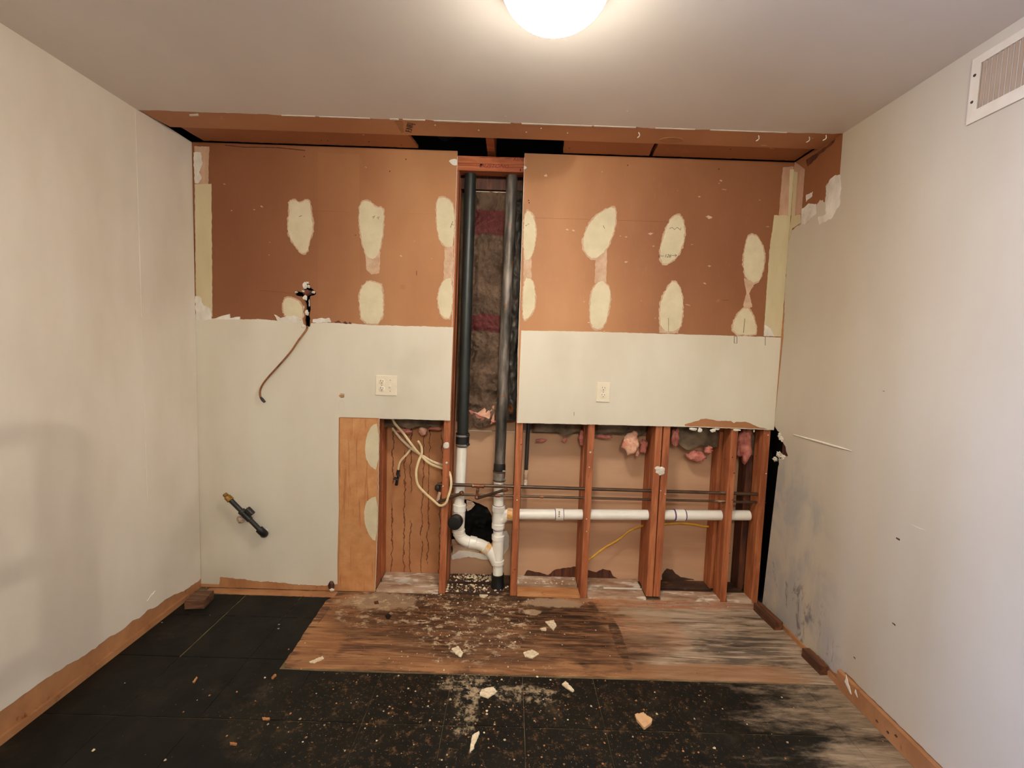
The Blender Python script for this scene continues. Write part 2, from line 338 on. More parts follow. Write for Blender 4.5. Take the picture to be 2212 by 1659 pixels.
# ------------------------------------------------------------------ object helpers
def wloc(o):
    v = Vector(o.location)
    while o.parent: o = o.parent; v += Vector(o.location)
    return v
def link(name, me, m, parent=None):
    o = bpy.data.objects.new(name, me); COL.objects.link(o)
    if m is not None:
        me.materials.clear(); me.materials.append(MAT[m] if isinstance(m, str) else m)
    if parent is not None:
        o.parent = parent; off = wloc(parent)
        if off.length: me.transform(Matrix.Translation(-off))
    return o
def obj(name, bm, m, parent=None, smooth=False, recalc=True):
    if recalc: bmesh.ops.recalc_face_normals(bm, faces=bm.faces[:])
    me = bpy.data.meshes.new(name); bm.to_mesh(me); bm.free()
    if smooth: me.shade_smooth()
    return link(name, me, m, parent)
def tag(o, label, cat=None, group=None, kind=None):
    o['label'] = label
    if cat: o['category'] = cat
    if group: o['group'] = group
    if kind: o['kind'] = kind
    return o
def thing(name, loc, label, cat=None, group=None, kind=None):
    o = bpy.data.objects.new(name, None); COL.objects.link(o); o.location = loc; o.empty_display_size = .05
    return tag(o, label, cat, group, kind)

MAPS = {'B': lambda u, v, w, b: (u, b - w, v), 'L': lambda u, v, w, b: (b + w, u, v), 'R': lambda u, v, w, b: (b - w, u, v),
        'F': lambda u, v, w, b: (u, v, b + w), 'C': lambda u, v, w, b: (u, v, b - w)}
def plate_bm(loops, side, base, th, bm=None):
    """solid sheet of any outline (first loop) with holes (others); the face stands th proud of base"""
    bm = bm or bmesh.new(); mp = MAPS[side]
    if not isinstance(loops[0][0], (tuple, list, Vector)): loops = [loops]
    flat = [p for l in loops for p in l]
    tris = tessellate_polygon([[Vector((p[0], p[1], 0)) for p in l] for l in loops])
    f = [bm.verts.new(mp(p[0], p[1], th, base)) for p in flat]; b = [bm.verts.new(mp(p[0], p[1], 0, base)) for p in flat]
    for t in tris:
        try: bm.faces.new([f[i] for i in t]); bm.faces.new([b[i] for i in reversed(t)])
        except ValueError: pass
    o = 0
    for l in loops:
        k = len(l)
        for i in range(k):
            j = (i + 1) % k
            try: bm.faces.new((f[o + i], f[o + j], b[o + j], b[o + i]))
            except ValueError: pass
        o += k
    return bm
def sheet(name, loops, side, base, th, m, parent=None):
    return obj(name, plate_bm(loops, side, base, th), m, parent)
def rag(pts, amp=.004, step=.012, seed=0, closed=True, freq=45):
    """outline with torn, brushy edges"""
    out = []; n = len(pts)
    for i in range(n if closed else n - 1):
        a = Vector((*pts[i], 0)); b = Vector((*pts[(i + 1) % n], 0)); d = b - a; L = d.length
        if L < 1e-6: continue
        nn = Vector((-d.y, d.x, 0)) / L; k = max(1, int(L / step))
        for j in range(k):
            p = a + d * (j / k); q = p * freq + Vector((seed * 7.1, seed * 3.3, seed * 1.7))
            o = mn.noise(q) * amp + mn.noise(q * 2.7) * amp * .6 + mn.noise(q * 7.0) * amp * .45
            if amp and j == 0: o *= .5
            p = p + nn * o; out.append((p.x, p.y))
    if not closed: out.append(tuple(pts[-1]))
    return out
def smooth2(pts, it=2):
    for _ in range(it):
        o = []
        for i in range(len(pts)):
            a, b = pts[i], pts[(i + 1) % len(pts)]
            o += [(a[0] * .75 + b[0] * .25, a[1] * .75 + b[1] * .25), (a[0] * .25 + b[0] * .75, a[1] * .25 + b[1] * .75)]
        pts = o
    return pts
def grow(pts, k, d=0.0):
    cx = sum(p[0] for p in pts) / len(pts); cy = sum(p[1] for p in pts) / len(pts); o = []
    for p in pts:
        v = Vector((p[0] - cx, p[1] - cy)); L = v.length or 1; v = v * k + v / L * d; o.append((cx + v.x, cy + v.y))
    return o
def box_bm(x0, x1, y0, y1, z0, z1, bm=None):
    bm = bm or bmesh.new()
    v = [bm.verts.new(p) for p in ((x0, y0, z0), (x1, y0, z0), (x1, y1, z0), (x0, y1, z0), (x0, y0, z1), (x1, y0, z1), (x1, y1, z1), (x0, y1, z1))]
    for f in ((0, 1, 2, 3), (4, 5, 6, 7), (0, 1, 5, 4), (1, 2, 6, 5), (2, 3, 7, 6), (3, 0, 4, 7)): bm.faces.new([v[i] for i in f])
    return bm
def bev(bm, w, seg=1):
    bmesh.ops.bevel(bm, geom=bm.edges[:], offset=w, segments=seg, affect='EDGES', profile=.5); return bm
def box(name, x0, x1, y0, y1, z0, z1, m, parent=None, b=0.0):
    bm = box_bm(x0, x1, y0, y1, z0, z1)
    if b: bev(bm, b)
    return obj(name, bm, m, parent)
def spline(pts, k=8):
    pts = [Vector(p) for p in pts]; o = []
    for i in range(len(pts) - 1):
        p0 = pts[max(i - 1, 0)]; p1 = pts[i]; p2 = pts[i + 1]; p3 = pts[min(i + 2, len(pts) - 1)]
        for j in range(k):
            t = j / k
            o.append(.5 * ((2 * p1) + (p2 - p0) * t + (2 * p0 - 5 * p1 + 4 * p2 - p3) * t * t + (3 * p1 - p0 - 3 * p2 + p3) * t ** 3))
    o.append(pts[-1]); return o
def tube_bm(pts, r, seg=12, bm=None, cap=True, flat=None):
    """pts 3-D, r a number or a list; flat=(side vector, factor) squashes the section"""
    bm = bm or bmesh.new(); pts = [Vector(p) for p in pts]; n = len(pts)
    rs = r if isinstance(r, (list, tuple)) else [r] * n; rings = []
    t0 = (pts[1] - pts[0]).normalized(); ref = Vector((0, 0, 1)) if abs(t0.z) < .9 else Vector((1, 0, 0))
    nx = t0.cross(ref).normalized()
    for i, p in enumerate(pts):
        t = (pts[min(i + 1, n - 1)] - pts[max(i - 1, 0)]).normalized() if n > 1 else t0
        if t.length < .5: t = t0
        nx = (nx - t * nx.dot(t)).normalized(); ny = t.cross(nx); ring = []
        for k in range(seg):
            a = 2 * math.pi * k / seg; d = (nx * math.cos(a) + ny * math.sin(a)) * rs[i]
            if flat: d = d - flat[0] * d.dot(flat[0]) * (1 - flat[1])
            ring.append(bm.verts.new(p + d))
        rings.append(ring)
    for a, b in zip(rings, rings[1:]):
        for k in range(seg): bm.faces.new((a[k], a[(k + 1) % seg], b[(k + 1) % seg], b[k]))
    if cap:
        bm.faces.new(rings[0][::-1]); bm.faces.new(rings[-1])
    return bm
def smooth_by_angle(o):
    me = o.data; me.shade_smooth()
    try: me.set_sharp_from_angle(angle=math.radians(38))
    except Exception: pass
    return o
def tube(name, pts, r, m, parent=None, seg=16, **kw):
    return smooth_by_angle(obj(name, tube_bm(pts, r, seg, **kw), m, parent))
def rod(name, a, b, prof, m, parent=None, seg=24):
    """turned piece on the axis a->b; prof = [(t in metres from a, radius)]"""
    a = Vector(a); d = (Vector(b) - a).normalized(); bm = bmesh.new()
    ref = Vector((0, 0, 1)) if abs(d.z) < .9 else Vector((1, 0, 0)); nx = d.cross(ref).normalized(); ny = d.cross(nx); rings = []
    for t, r in prof:
        rings.append([bm.verts.new(a + d * t + (nx * math.cos(2 * math.pi * k / seg) + ny * math.sin(2 * math.pi * k / seg)) * r) for k in range(seg)])
    for p, q in zip(rings, rings[1:]):
        for k in range(seg): bm.faces.new((p[k], p[(k + 1) % seg], q[(k + 1) % seg], q[k]))
    bm.faces.new(rings[0][::-1]); bm.faces.new(rings[-1])
    return smooth_by_angle(obj(name, bm, m, parent))
def lump_bm(c, s, seed, amp=.35, sub=2, freq=1.6, bm=None):
    bm2 = bmesh.new(); bmesh.ops.create_icosphere(bm2, subdivisions=sub, radius=1.0)
    for v in bm2.verts:
        n = v.co.normalized(); q = n * freq + Vector((seed * 3.7, seed * 1.3, seed * 2.9))
        k = 1 + amp * (mn.noise(q) + .5 * mn.noise(q * 2.3) + .3 * mn.noise(q * 5.1))
        v.co = Vector((n.x * s[0] * k, n.y * s[1] * k, n.z * s[2] * k)) + Vector(c)
    if bm is None: return bm2
    me = bpy.data.meshes.new('tmp'); bm2.to_mesh(me); bm2.free(); bm.from_mesh(me); bpy.data.meshes.remove(me); return bm
def text_obj(name, s, mat4, size, m, parent, ext=.0006, shear=0.0):
    cu = bpy.data.curves.new('tmp_text', 'FONT'); cu.body = s; cu.size = size; cu.extrude = ext; cu.shear = shear; cu.align_x = 'CENTER'; cu.align_y = 'CENTER'
    o = bpy.data.objects.new('tmp_text', cu); COL.objects.link(o)
    dg = bpy.context.evaluated_depsgraph_get(); me = bpy.data.meshes.new_from_object(o.evaluated_get(dg))
    bpy.data.objects.remove(o); bpy.data.curves.remove(cu)
    me.name = name; me.transform(mat4)
    return link(name, me, m, parent)
WALLTXT = Matrix.Rotation(math.radians(90), 4, 'X')     # text standing on the back wall, facing the room

# ------------------------------------------------------------------ the room shell
floor = box('floor', -W2 - .1, W2 + .1, ROOM_Y, .24, -.08, -.003, 'sub')
tag(floor, 'bare subfloor with black tile mastic and exposed stained plywood', kind='structure')
# exposed plywood sheet in front of the opened wall
ply_out = [(-.812, -.016), (-.80, -.22), (-.815, -.40), (-.825, -.612)]
front = fl([(615, 1440), (640, 1445), (700, 1444), (830, 1450), (1000, 1457), (1205, 1461), (1420, 1468), (1570, 1473), (1720, 1480)])
front = [(x, -.612 + (y + .625) * .5 - .012) for x, y in front]
ply_out = ply_out[:-1] + rag(front, .003, .02, 3, closed=False) + [(1.52, -.63), (1.598, -.635), (1.598, .006), (.2, .006), (-.6, .006)]
sheet('plywood_sheet', ply_out, 'F', -.003, .004, 'ply', floor)
# 12 inch squares of black mastic
XL = [-1.598, -1.31, -1.0, -.695, -.39, -.085, .22, .525, .83, 1.135, 1.44, 1.598]
YL = [-.055, -.265, -.575, -.905, -1.215, -1.52, -1.825, -2.13]
gapx = {-1.31: .0042, -1.0: .0012}; gapy = {-.575: .0018, -.905: .0022}
for j in range(len(YL) - 1):
    for i in range(len(XL) - 1):
        x0, x1, y1, y0 = XL[i], XL[i + 1], YL[j], YL[j + 1]
        gx0 = gapx.get(x0, .0008) if j < 2 else .0008; gx1 = gapx.get(x1, .0008) if j < 2 else .0008
        x0 += gx0; x1 -= gx1; y0 += gapy.get(YL[j + 1], .0009); y1 -= gapy.get(YL[j], .0009)
        q = None
        if j < 3 and x1 > -.82:
            if y0 >= -.628:
                if x0 >= -.83: continue
                x1 = -.835
            elif y1 > -.628:
                if x0 < -.83: q = [(x0, y0), (x1, y0), (x1, -.640), (-.838, -.636), (-.838, y1), (x0, y1)]
                else: y1 = -.640
        if j == 0: y1 -= .012
        if x1 - x0 < .02 or y1 - y0 < .02: continue
        q = rag(q or [(x0, y0), (x1, y0), (x1, y1), (x0, y1)], .0010, .03, i + j * 13)
        if j == 0: q = rag([(x0, y0), (x1, y0), (x1, y1), (x0, y1)], .005, .02, i + 3)
        sheet('mastic_square', q, 'F', -.003, .0032, 'mastic', floor)
sheet('mastic_square', [(-1.598, ROOM_Y + .02), (1.598, ROOM_Y + .02), (1.598, -2.132), (-1.598, -2.132)], 'F', -.003, .0032, 'mastic', floor)
# tan border left between the mastic and the back wall
sheet('bare_border', rag([(-1.55, -.058), (-.82, -.066), (-.82, -.004), (-1.55, -.004)], .004, .02, 5), 'F', -.003, .0035, 'strip', floor)
sheet('bare_border', rag([(-.832, -.60), (-.812, -.60), (-.805, -.03), (-.850, -.10)], .004, .02, 8), 'F', -.003, .0036, 'ply', floor)

# ceiling: painted board, then the unpainted strips left by the removed soffit
edge = [(x, -.352 + .012 * mn.noise(Vector((x * 9, 1, 2))) + .005 * mn.noise(Vector((x * 40, 4, 2)))) for x in [W2 - i * (2 * W2) / 220 for i in range(221)]]
ceiling = sheet('ceiling', edge + [(-W2, ROOM_Y), (W2, ROOM_Y)], 'C', 2.47, .031, 'ceil')
tag(ceiling, 'painted flat ceiling with unpainted brown strip along the opened wall', kind='structure')
sheet('bare_ceiling_strip', [(-W2, -.365), (W2, -.365), (W2, -.188), (-W2 + .03, -.190)], 'C', 2.47, .029, 'kraft_cf', ceiling)
CZ = 2.4585
def cpts(p): return [(a.x, a.y) for a in (onZ(x, y, CZ) for x, y in p)]
sheet('bare_ceiling_board', rag([(-1.555, -.20), (-.43, -.20), (-.40, -.004), (-1.535, -.004)], .004, .02, 11), 'C', 2.474, 2.474 - CZ, 'kraft_c', ceiling)
sheet('bare_ceiling_board', rag([(.352, -.20), (.800, -.20), (.822, -.004), (.368, -.004)], .004, .02, 12), 'C', 2.474, 2.474 - CZ, 'kraft_c', ceiling)
sheet('bare_ceiling_board', rag([(.822, -.20), (1.598, -.20), (1.598, -.004), (.842, -.004)], .003, .02, 13), 'C', 2.474, 2.474 - CZ, 'kraft_c', ceiling)
box('ceiling_joist', -.036, .004, -.36, .2, 2.462, 2.64, 'studx', ceiling)
for s, (a, b) in enumerate(((-.36, -.28), (.33, .36))):
    pass
box('ceiling_joist', -1.2, -1.16, -.36, .2, 2.476, 2.64, 'stud_d', ceiling)
box('ceiling_joist', .83, .87, -.36, .2, 2.476, 2.64, 'stud_d', ceiling)
rod('duct_elbow', (-.30, .02, 2.58), (-.06, -.12, 2.66), [(0, .075), (.02, .08), (.13, .08), (.25, .07)], 'attic', ceiling)
lid = box_bm(-1.75, 1.75, -.5, .30, 2.66, 2.68); box_bm(-1.75, 1.75, .26, .30, 2.44, 2.68, lid); box_bm(-1.75, 1.75, -.42, -.40, 2.475, 2.68, lid)
box_bm(-1.77, -1.72, -.5, .3, 2.40, 2.68, lid); box_bm(1.72, 1.77, -.5, .3, 2.40, 2.68, lid)
obj('ceiling_cavity', lid, 'black', ceiling)
# torn white paper along the paint edge and nail heads
rnd = random.Random(4)
for a, b, w in ((-.46, -.42, .010), (-.40, -.30, .006), (-.26, -.10, .012), (-.1, .09, .007), (.14, .46, .008), (.47, .66, .005), (.75, .93, .004), (-.95, -.80, .004), (-.78, -.55, .003), (1.0, 1.35, .003)):
    k = 12; up = [(a + (b - a) * i / k, -.353) for i in range(k + 1)]; dn = [(a + (b - a) * i / k, -.347 + w * (.3 + .7 * abs(mn.noise(Vector(((a + i * .02) * 30, 3, 1)))))) for i in range(k, -1, -1)]
    sheet('torn_paper_edge', up + dn, 'C', 2.441, .0035, 'white', ceiling)
for px, py in ((1638, 295), (1747, 298), (1783, 294), (1380, 288)):
    p = onZ(px, py, 2.438); tube('paper_curl', spline([(p.x - .004, p.y - .01, 2.438), (p.x + .004, p.y, 2.428), (p.x - .002, p.y + .012, 2.424)], 4), .0022, 'white', ceiling, 6)
sheet('torn_paper_edge', rag([(o.x, o.y) for o in (onZ(x, y, 2.438) for x, y in ((409, 248), (428, 247), (429, 250), (410, 251)))], .001, .005, 2), 'C', 2.441, .004, 'white', ceiling)
for px, py in ((1034, 281), (1137, 285), (1169, 277), (1226, 287), (940, 270)):
    p = onZ(px, py, 2.441); obj('nail_head', lump_bm((p.x, p.y, 2.440), (.004, .004, .002), 1, 0, 1), 'gyp', ceiling)
for px, py in ((694, 303), (708, 304), (797, 306), (867, 313), (1578, 322), (1230, 320)):
    p = onZ(px, py, CZ); obj('nail_head', lump_bm((p.x, p.y, CZ), (.004, .004, .002), 1, 0, 1), 'pencil', ceiling)
for px, py in ((1355, 240), (1092, 251)):
    p = onZ(px, py, 2.439); obj('paint_fleck', lump_bm((p.x, p.y, 2.439), (.004, .004, .002), 1, 0, 1), 'white', ceiling)
p = onZ(885, 276, 2.44); text_obj('printed_stamp', 'F.NRJ', Matrix.Translation((p.x, p.y, 2.4402)) @ Matrix.Rotation(math.pi, 4, 'X') @ Matrix.Rotation(math.radians(72), 4, 'Z'), .042, 'pencil', ceiling)
sheet('paper_tear', rag([(o.x, o.y) for o in (onZ(x, y, 2.44) for x, y in ((853, 262), (868, 262), (872, 268), (872, 285), (868, 288), (862, 278)))], .003, .01, 4), 'C', 2.442, .002, 'strip', ceiling)
sheet('water_blister', rag(smooth2([(o.x, o.y) for o in (onZ(x, y, 2.44) for x, y in ((1418, 304), (1440, 296), (1470, 298), (1480, 306), (1450, 309)))]), .003, .01, 4), 'C', 2.442, .003, 'strip', ceiling)

# left wall
L = -W2
WIN = [(-2.80, .45), (-2.00, .45), (-2.00, 1.95), (-2.80, 1.95)]
wall_left = sheet('wall_left', [[(ROOM_Y, 0), (.02, 0), (.02, 2.452), (ROOM_Y, 2.452)], WIN], 'L', L - .12, .12, 'strip')
tag(wall_left, 'painted left wall with bare brown strip along the floor', kind='structure')
bot = lw([(433, 1249), (425, 1258), (400, 1274), (372, 1287), (350, 1300), (335, 1312), (318, 1318), (300, 1336), (285, 1341), (262, 1362), (238, 1374), (222, 1386), (205, 1400), (160, 1428), (100, 1464), (40, 1508), (0, 1536), (-60, 1574)])
bot = rag(bot, .005, .015, 21, closed=False) + [(-1.6, .10), (-3, .095), (ROOM_Y, .1)]
sheet('paint_layer', [bot + [(ROOM_Y, 2.451), (.0, 2.451)], WIN], 'L', L, .0018, 'paint_l', wall_left)
# old soffit line, corner seam and low patch lines in the paint
sheet('paint_ridge', rag([(-.366, .6), (-.356, .6), (-.356, 2.438), (-.366, 2.438)], .001, .05, 3), 'L', L + .0017, .0015, 'paint_l', wall_left)
sheet('paint_ridge', [(-.36, 1.105), (-.02, 1.10), (-.02, 1.103), (-.36, 1.108)], 'L', L + .0017, .0010, 'paint_l', wall_left)
sheet('paint_ridge', [(-.60, .885), (-.05, .80), (-.05, .803), (-.60, .888)], 'L', L + .0017, .0008, 'paint_l', wall_left)
for px, py, s in ((330, 1281, .012), (322, 1290, .016)):
    p = onX(px, py, L); sheet('paint_tear', rag([(p.y - s, p.z - s * .7), (p.y, p.z), (p.y + s, p.z + s * .6), (p.y + s * .6, p.z)], .002, .006, 2), 'L', L + .0017, .0022, 'white', wall_left)
box('floor_cleat', L + .002, L + .016, -2.6, -.12, .0, .026, 'strip', wall_left)
window = thing('window_1', (L - .05, -2.4, .45), 'window with white frame in left wall, behind the camera', kind='structure')
for y0, y1, z0, z1 in ((-2.80, -2.76, .45, 1.95), (-2.04, -2.00, .45, 1.95), (-2.76, -2.04, .45, .49), (-2.76, -2.04, 1.91, 1.95), (-2.76, -2.04, 1.18, 1.21)):
    box('window_frame', L - .09, L - .03, y0, y1, z0, z1, 'white', window)

# right wall: ends short of the studs, with a broken notch at the corner
R = W2
notch = rw([(1681, 1008), (1683, 1002), (1681, 990), (1694, 991), (1702, 984), (1698, 974), (1697, 965), (1691, 955), (1692, 945), (1686, 935), (1680, 931)])
notch = [(min(y, -.012), z) for y, z in notch]
wall_right = sheet('wall_right', [(ROOM_Y, 0), (-.022, 0)] + notch + [(.0, 1.032), (.0, 2.452), (ROOM_Y, 2.452)], 'R', R + .013, .013, 'strip')
tag(wall_right, 'painted right wall with mildew low down and bare brown top corner', kind='structure')
outer = sheet('wall_backing', [(ROOM_Y, 0), (.24, 0), (.24, 2.455), (ROOM_Y, 2.455)], 'R', R + .16, .04, 'black', wall_right)
for y0 in (-.07, -.47, -.88): box('stud', R + .014, R + .10, y0 - .04, y0, .0, 2.45, 'stud_d', wall_right)
box('wall_sill', R + .013, R + .17, -2.0, .26, -.09, .0, 'black', wall_right); box('wall_end', R + .10, R + .17, .20, .26, -.09, 2.455, 'black', wall_right)
btm = rw([(2039, 1659), (1960, 1582), (1890, 1514), (1850, 1475), (1826, 1451)]) + [(-.645, .048), (-.60, .034), (-.50, .040), (-.42, .018), (-.33, .022), (-.22, .006), (-.12, .012), (-.03, .004)]
topb = rw([(1693, 727), (1695, 622), (1701, 531), (1710, 498), (1731, 483), (1733, 458), (1740, 447), (1765, 441), (1772, 432), (1789, 436), (1786, 420), (1784, 402), (1796, 386), (1806, 378), (1819, 377)])
topb = [(min(y, -.004), z) for y, z in topb]
pr = [(ROOM_Y, .085), (-1.2, .08)] + rag(btm, .004, .015, 31, closed=False) + [(-.024, .02)] + [(y - .003, z) for y, z in notch] + [(-.004, 1.04)] + rag(topb, .006, .01, 33, closed=False) + [(-.362, 2.25), (-.358, 2.451), (ROOM_Y, 2.451)]
sheet('paint_layer', pr, 'R', R, .0018, 'paint_r', wall_right)
topk = [(-.004, 2.09), (-.10, 2.10), (-.25, 2.12), (-.357, 2.20), (-.357, 2.451), (-.004, 2.451)]
sheet('bare_corner_paper', topk, 'R', R, .0009, 'kraft', wall_right)
def rsheet(name, px, m, seed, amp=.004, base=.0018, th=.0015): return sheet(name, rag([(min(y, -.003), z) for y, z in rw(px)], amp, .008, seed), 'R', R - base, th, m, wall_right)
rsheet('primer_smear', [(1784, 430), (1788, 402), (1796, 385), (1806, 378), (1816, 378), (1818, 400), (1815, 440), (1800, 470), (1772, 486), (1768, 470), (1785, 462)], 'smear', 3, .006)
rsheet('primer_smear', [(1742, 421), (1757, 414), (1755, 424), (1742, 436)], 'smear', 5, .004, .001)
rsheet('primer_smear', [(1733, 452), (1748, 440), (1764, 440), (1764, 462), (1740, 485), (1732, 484)], 'smear', 6, .004)
rsheet('tape_strip', [(1714, 352), (1739, 366), (1732, 462), (1710, 466)], 'tape2', 7, .002, .001)
rsheet('tape_strip', [(1716, 370), (1724, 372), (1718, 466), (1711, 466)], 'tape', 7, .001, .002)
rsheet('tape_strip', [(1711, 466), (1731, 463), (1731, 482), (1712, 494), (1702, 528), (1697, 560), (1705, 500)], 'tape', 9, .002, .002)
rsheet('paper_tear', [(1745, 360), (1768, 337), (1801, 309), (1805, 300), (1772, 326), (1742, 346)], 'stud_d', 9, .004, .001)
tube('torn_paper_curl', [onX(a, b, R - .004) for a, b in ((1714, 939), (1740, 946), (1780, 957), (1815, 967), (1840, 974))], [.002, .004, .005, .004, .001], 'white', wall_right, 8)
sheet('paint_scratch', rw([(1968, 1132), (1990, 1141), (2004, 1146), (1988, 1142)]), 'R', R - .0018, .0012, 'white', wall_right)
for px, py, s in ((1941, 1164, .008), (1932, 1348, .007), (1847, 1421, .005), (1910, 845, .004)):
    p = onX(px, py, R); sheet('wall_scuff', rag([(p.y - s, p.z - s * .5), (p.y + s, p.z - s * .3), (p.y + s, p.z + s * .4), (p.y - s, p.z + s * .3)], .002, .004, px), 'R', R - .0018, .0006, 'pencil', wall_right)
# gypsum crumbling round the notch
for px, py, s in ((1684, 941, .018), (1689, 948, .016), (1681, 982, .017), (1690, 988, .015), (1672, 992, .012)):
    p = onX(px, py, R - .002); obj('broken_gypsum', lump_bm((R + .004, min(p.y, -.014), p.z), (.010, s, s * .9), px, .8, 3, 3.2), 'gyp', wall_right)
box('floor_cleat', R - .020, R - .002, -2.6, -.64, 0, .078, 'strip', wall_right, .002)
box('floor_cleat', R - .012, R - .002, -.64, -.10, 0, .022, 'strip', wall_right)
for px, py, s in ((1832, 1476, .030), (1850, 1497, .012)):
    p = onX(px, py, R - .02); sheet('torn_paper', rag([(p.y - s * .8, p.z - s), (p.y + s * .6, p.z - s * .2), (p.y + s * .4, p.z + s), (p.y, p.z + s * .2)], .004, .008, px), 'R', R - .0202, .002, 'white', wall_right)
for px, py in ((1893, 1569), (1918, 1582), (1936, 1590)):
    p = onX(px, py, R - .02); obj('cleat_knot', lump_bm((R - .0195, p.y, max(p.z, .03)), (.002, .008, .006), px, .3, 1), 'stud_d', wall_right)

# wall behind the camera
wall_front = box('wall_front', -W2 - .1, W2 + .1, ROOM_Y - .1, ROOM_Y, 0, 2.46, 'paint')
tag(wall_front, 'plain painted wall behind the camera', kind='structure')

# ------------------------------------------------------------------ back wall
back = thing('wall_back', (0, 0, 0), 'opened back wall of brown and white drywall over bare studs', kind='structure')
hole = smooth2([(o[0], o[1]) for o in bw([(657, 611), (663, 608), (669, 613), (673, 623), (681, 630), (683, 634), (679, 638), (669, 639), (670, 652), (671, 668), (669, 680), (670, 700), (667, 709), (660, 708), (658, 690), (661, 670), (660, 652), (654, 640), (642, 639), (637, 636), (641, 628), (652, 632), (657, 625)])], 1)
hole = rag(hole, .003, .006, 2)
left_out = bw([(428, 1268), (812, 1278)]) ; left_out = [(-W2, .002), (-.607, .002)]
e1 = rag(bw([(810, 1276), (816, 1130), (818, 1000), (819, 905)]), .0015, .012, 4, closed=False)
e2 = rag(bw([(819, 904), (880, 905), (972, 908)]), .0012, .012, 5, closed=False)
e3 = rag(bw([(972, 908), (976, 720), (982, 540), (988, 338)]), .0012, .012, 6, closed=False)
left_out = [(-W2, .002)] + [(e1[0][0], .002)] + e1[1:] + e2[1:] + e3[1:] + [(e3[-1][0], 2.452), (-W2, 2.452)]
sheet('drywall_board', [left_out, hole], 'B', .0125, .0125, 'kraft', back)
e4 = rag(bw([(1133, 340), (1126, 560), (1119, 760), (1117, 913)]), .0012, .012, 7, closed=False)
e5 = rag(bw([(1117, 913), (1300, 917), (1500, 922), (1640, 927), (1690, 929)]), .0015, .012, 8, closed=False)
right_out = [(W2, 2.452), (e4[0][0], 2.452)] + e4 + e5[1:-1] + [(W2, e5[-1][1])]
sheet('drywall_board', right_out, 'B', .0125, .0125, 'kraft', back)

for k, e in enumerate((e1, e2, e3, e4, e5)):
    tube('cut_edge', [(x, .0004, z) for x, z in e], .0021 if k in (1, 4) else .0016, 'gyp', back, 6)
# white paint left below the old soffit and tile
pl_top = bw([(426, 689), (462, 688), (478, 683), (497, 678), (498, 687), (519, 684), (519, 690), (560, 689), (600, 693), (592, 679), (612, 690), (640, 683), (654, 692), (656, 706), (670, 706), (672, 698), (700, 697), (735, 698), (760, 699), (800, 702), (860, 704), (920, 705), (979, 707)])
pl = [(-W2, pl_top[0][1])] + rag(pl_top[1:], .0022, .008, 12, closed=False) + bw([(972, 908), (880, 904), (818, 903), (735, 901), (732, 902), (731, 1000), (732, 1100), (729, 1200), (729, 1261)]) + rag(bw([(729, 1262), (700, 1265), (650, 1263), (600, 1258), (560, 1256), (520, 1250), (476, 1246), (474, 1262)]), .005, .01, 14, closed=False) + [(-W2, .022)]
hole_cut = [p for p in pl]
sheet('paint_layer', pl, 'B', 0, .0016, 'paint', back)
pr_top = bw([(1126, 714), (1200, 715), (1300, 717), (1400, 720), (1500, 723), (1600, 726), (1692, 729)])
tear = bw([(1662, 927), (1640, 923), (1617, 913), (1610, 911), (1590, 911), (1585, 914), (1578, 909), (1548, 909), (1540, 907), (1525, 904), (1513, 905), (1510, 908), (1498, 911), (1488, 914), (1478, 917), (1481, 922)])
pr_bot = [(W2, bw([(1690, 929)])[0][1])] + rag(tear, .002, .008, 15, closed=False) + bw([(1300, 917), (1118, 913)])
sheet('paint_layer', rag(pr_top, .0015, .01, 13, closed=False) + pr_bot, 'B', 0, .0016, 'paint', back)
# water-stained panel beside the first bay
pan = bw([(733, 903), (817, 905), (815, 1130), (809, 1276), (732, 1275), (733, 1180)])
sheet('stained_paper', rag(pan, .0015, .015, 17), 'B', 0, .0010, 'panel', back)

def patch(px, seed, halo=1.0, mat='comp'):
    q = bw(px); s = smooth2(q, 1)
    if halo: sheet('compound_halo', rag(grow(s, 1.02, .006), .005, .004, seed, freq=60), 'B', 0, .0012, 'comp_halo', back)
    sheet('compound_patch', rag(s, .0032, .004, seed + 1, freq=70), 'B', 0, .0022, mat, back)
patches = [
 [(624, 436), (638, 432), (648, 440), (660, 433), (669, 434), (672, 454), (677, 493), (668, 522), (664, 546), (650, 546), (638, 530), (625, 511), (622, 488), (626, 458)],
 [(778, 436), (798, 434), (812, 450), (828, 448), (829, 480), (823, 530), (815, 556), (800, 560), (787, 545), (776, 482)],
 [(942, 430), (964, 426), (982, 446), (980, 530), (966, 536), (950, 520), (944, 490)],
 [(958, 604), (978, 600), (976, 688), (956, 686), (947, 664), (947, 632)],
 [(780, 622), (797, 606), (814, 612), (827, 618), (828, 699), (782, 699), (776, 650)],
 [(611, 646), (628, 642), (652, 655), (655, 690), (640, 690), (614, 685)],
 [(1135, 454), (1150, 462), (1158, 488), (1156, 529), (1146, 560), (1132, 564), (1131, 500)],
 [(1133, 598), (1150, 604), (1156, 630), (1156, 659), (1146, 682), (1129, 694), (1130, 640)],
 [(1318, 446), (1331, 454), (1327, 497), (1310, 541), (1283, 562), (1262, 545), (1259, 515), (1277, 474)],
 [(1298, 602), (1319, 625), (1317, 659), (1306, 706), (1283, 712), (1274, 692), (1276, 630)],
 [(1474, 464), (1480, 513), (1464, 556), (1434, 574), (1423, 552), (1436, 500), (1450, 468)],
 [(1456, 603), (1474, 632), (1474, 688), (1464, 716), (1427, 716), (1425, 660), (1437, 628)],
 [(1619, 506), (1638, 511), (1651, 545), (1649, 586), (1635, 614), (1610, 602), (1605, 566), (1611, 523)],
 [(1611, 662), (1626, 678), (1634, 712), (1631, 724), (1580, 722), (1588, 684)]]
for i, p in enumerate(patches): patch(p, i * 3 + 1)
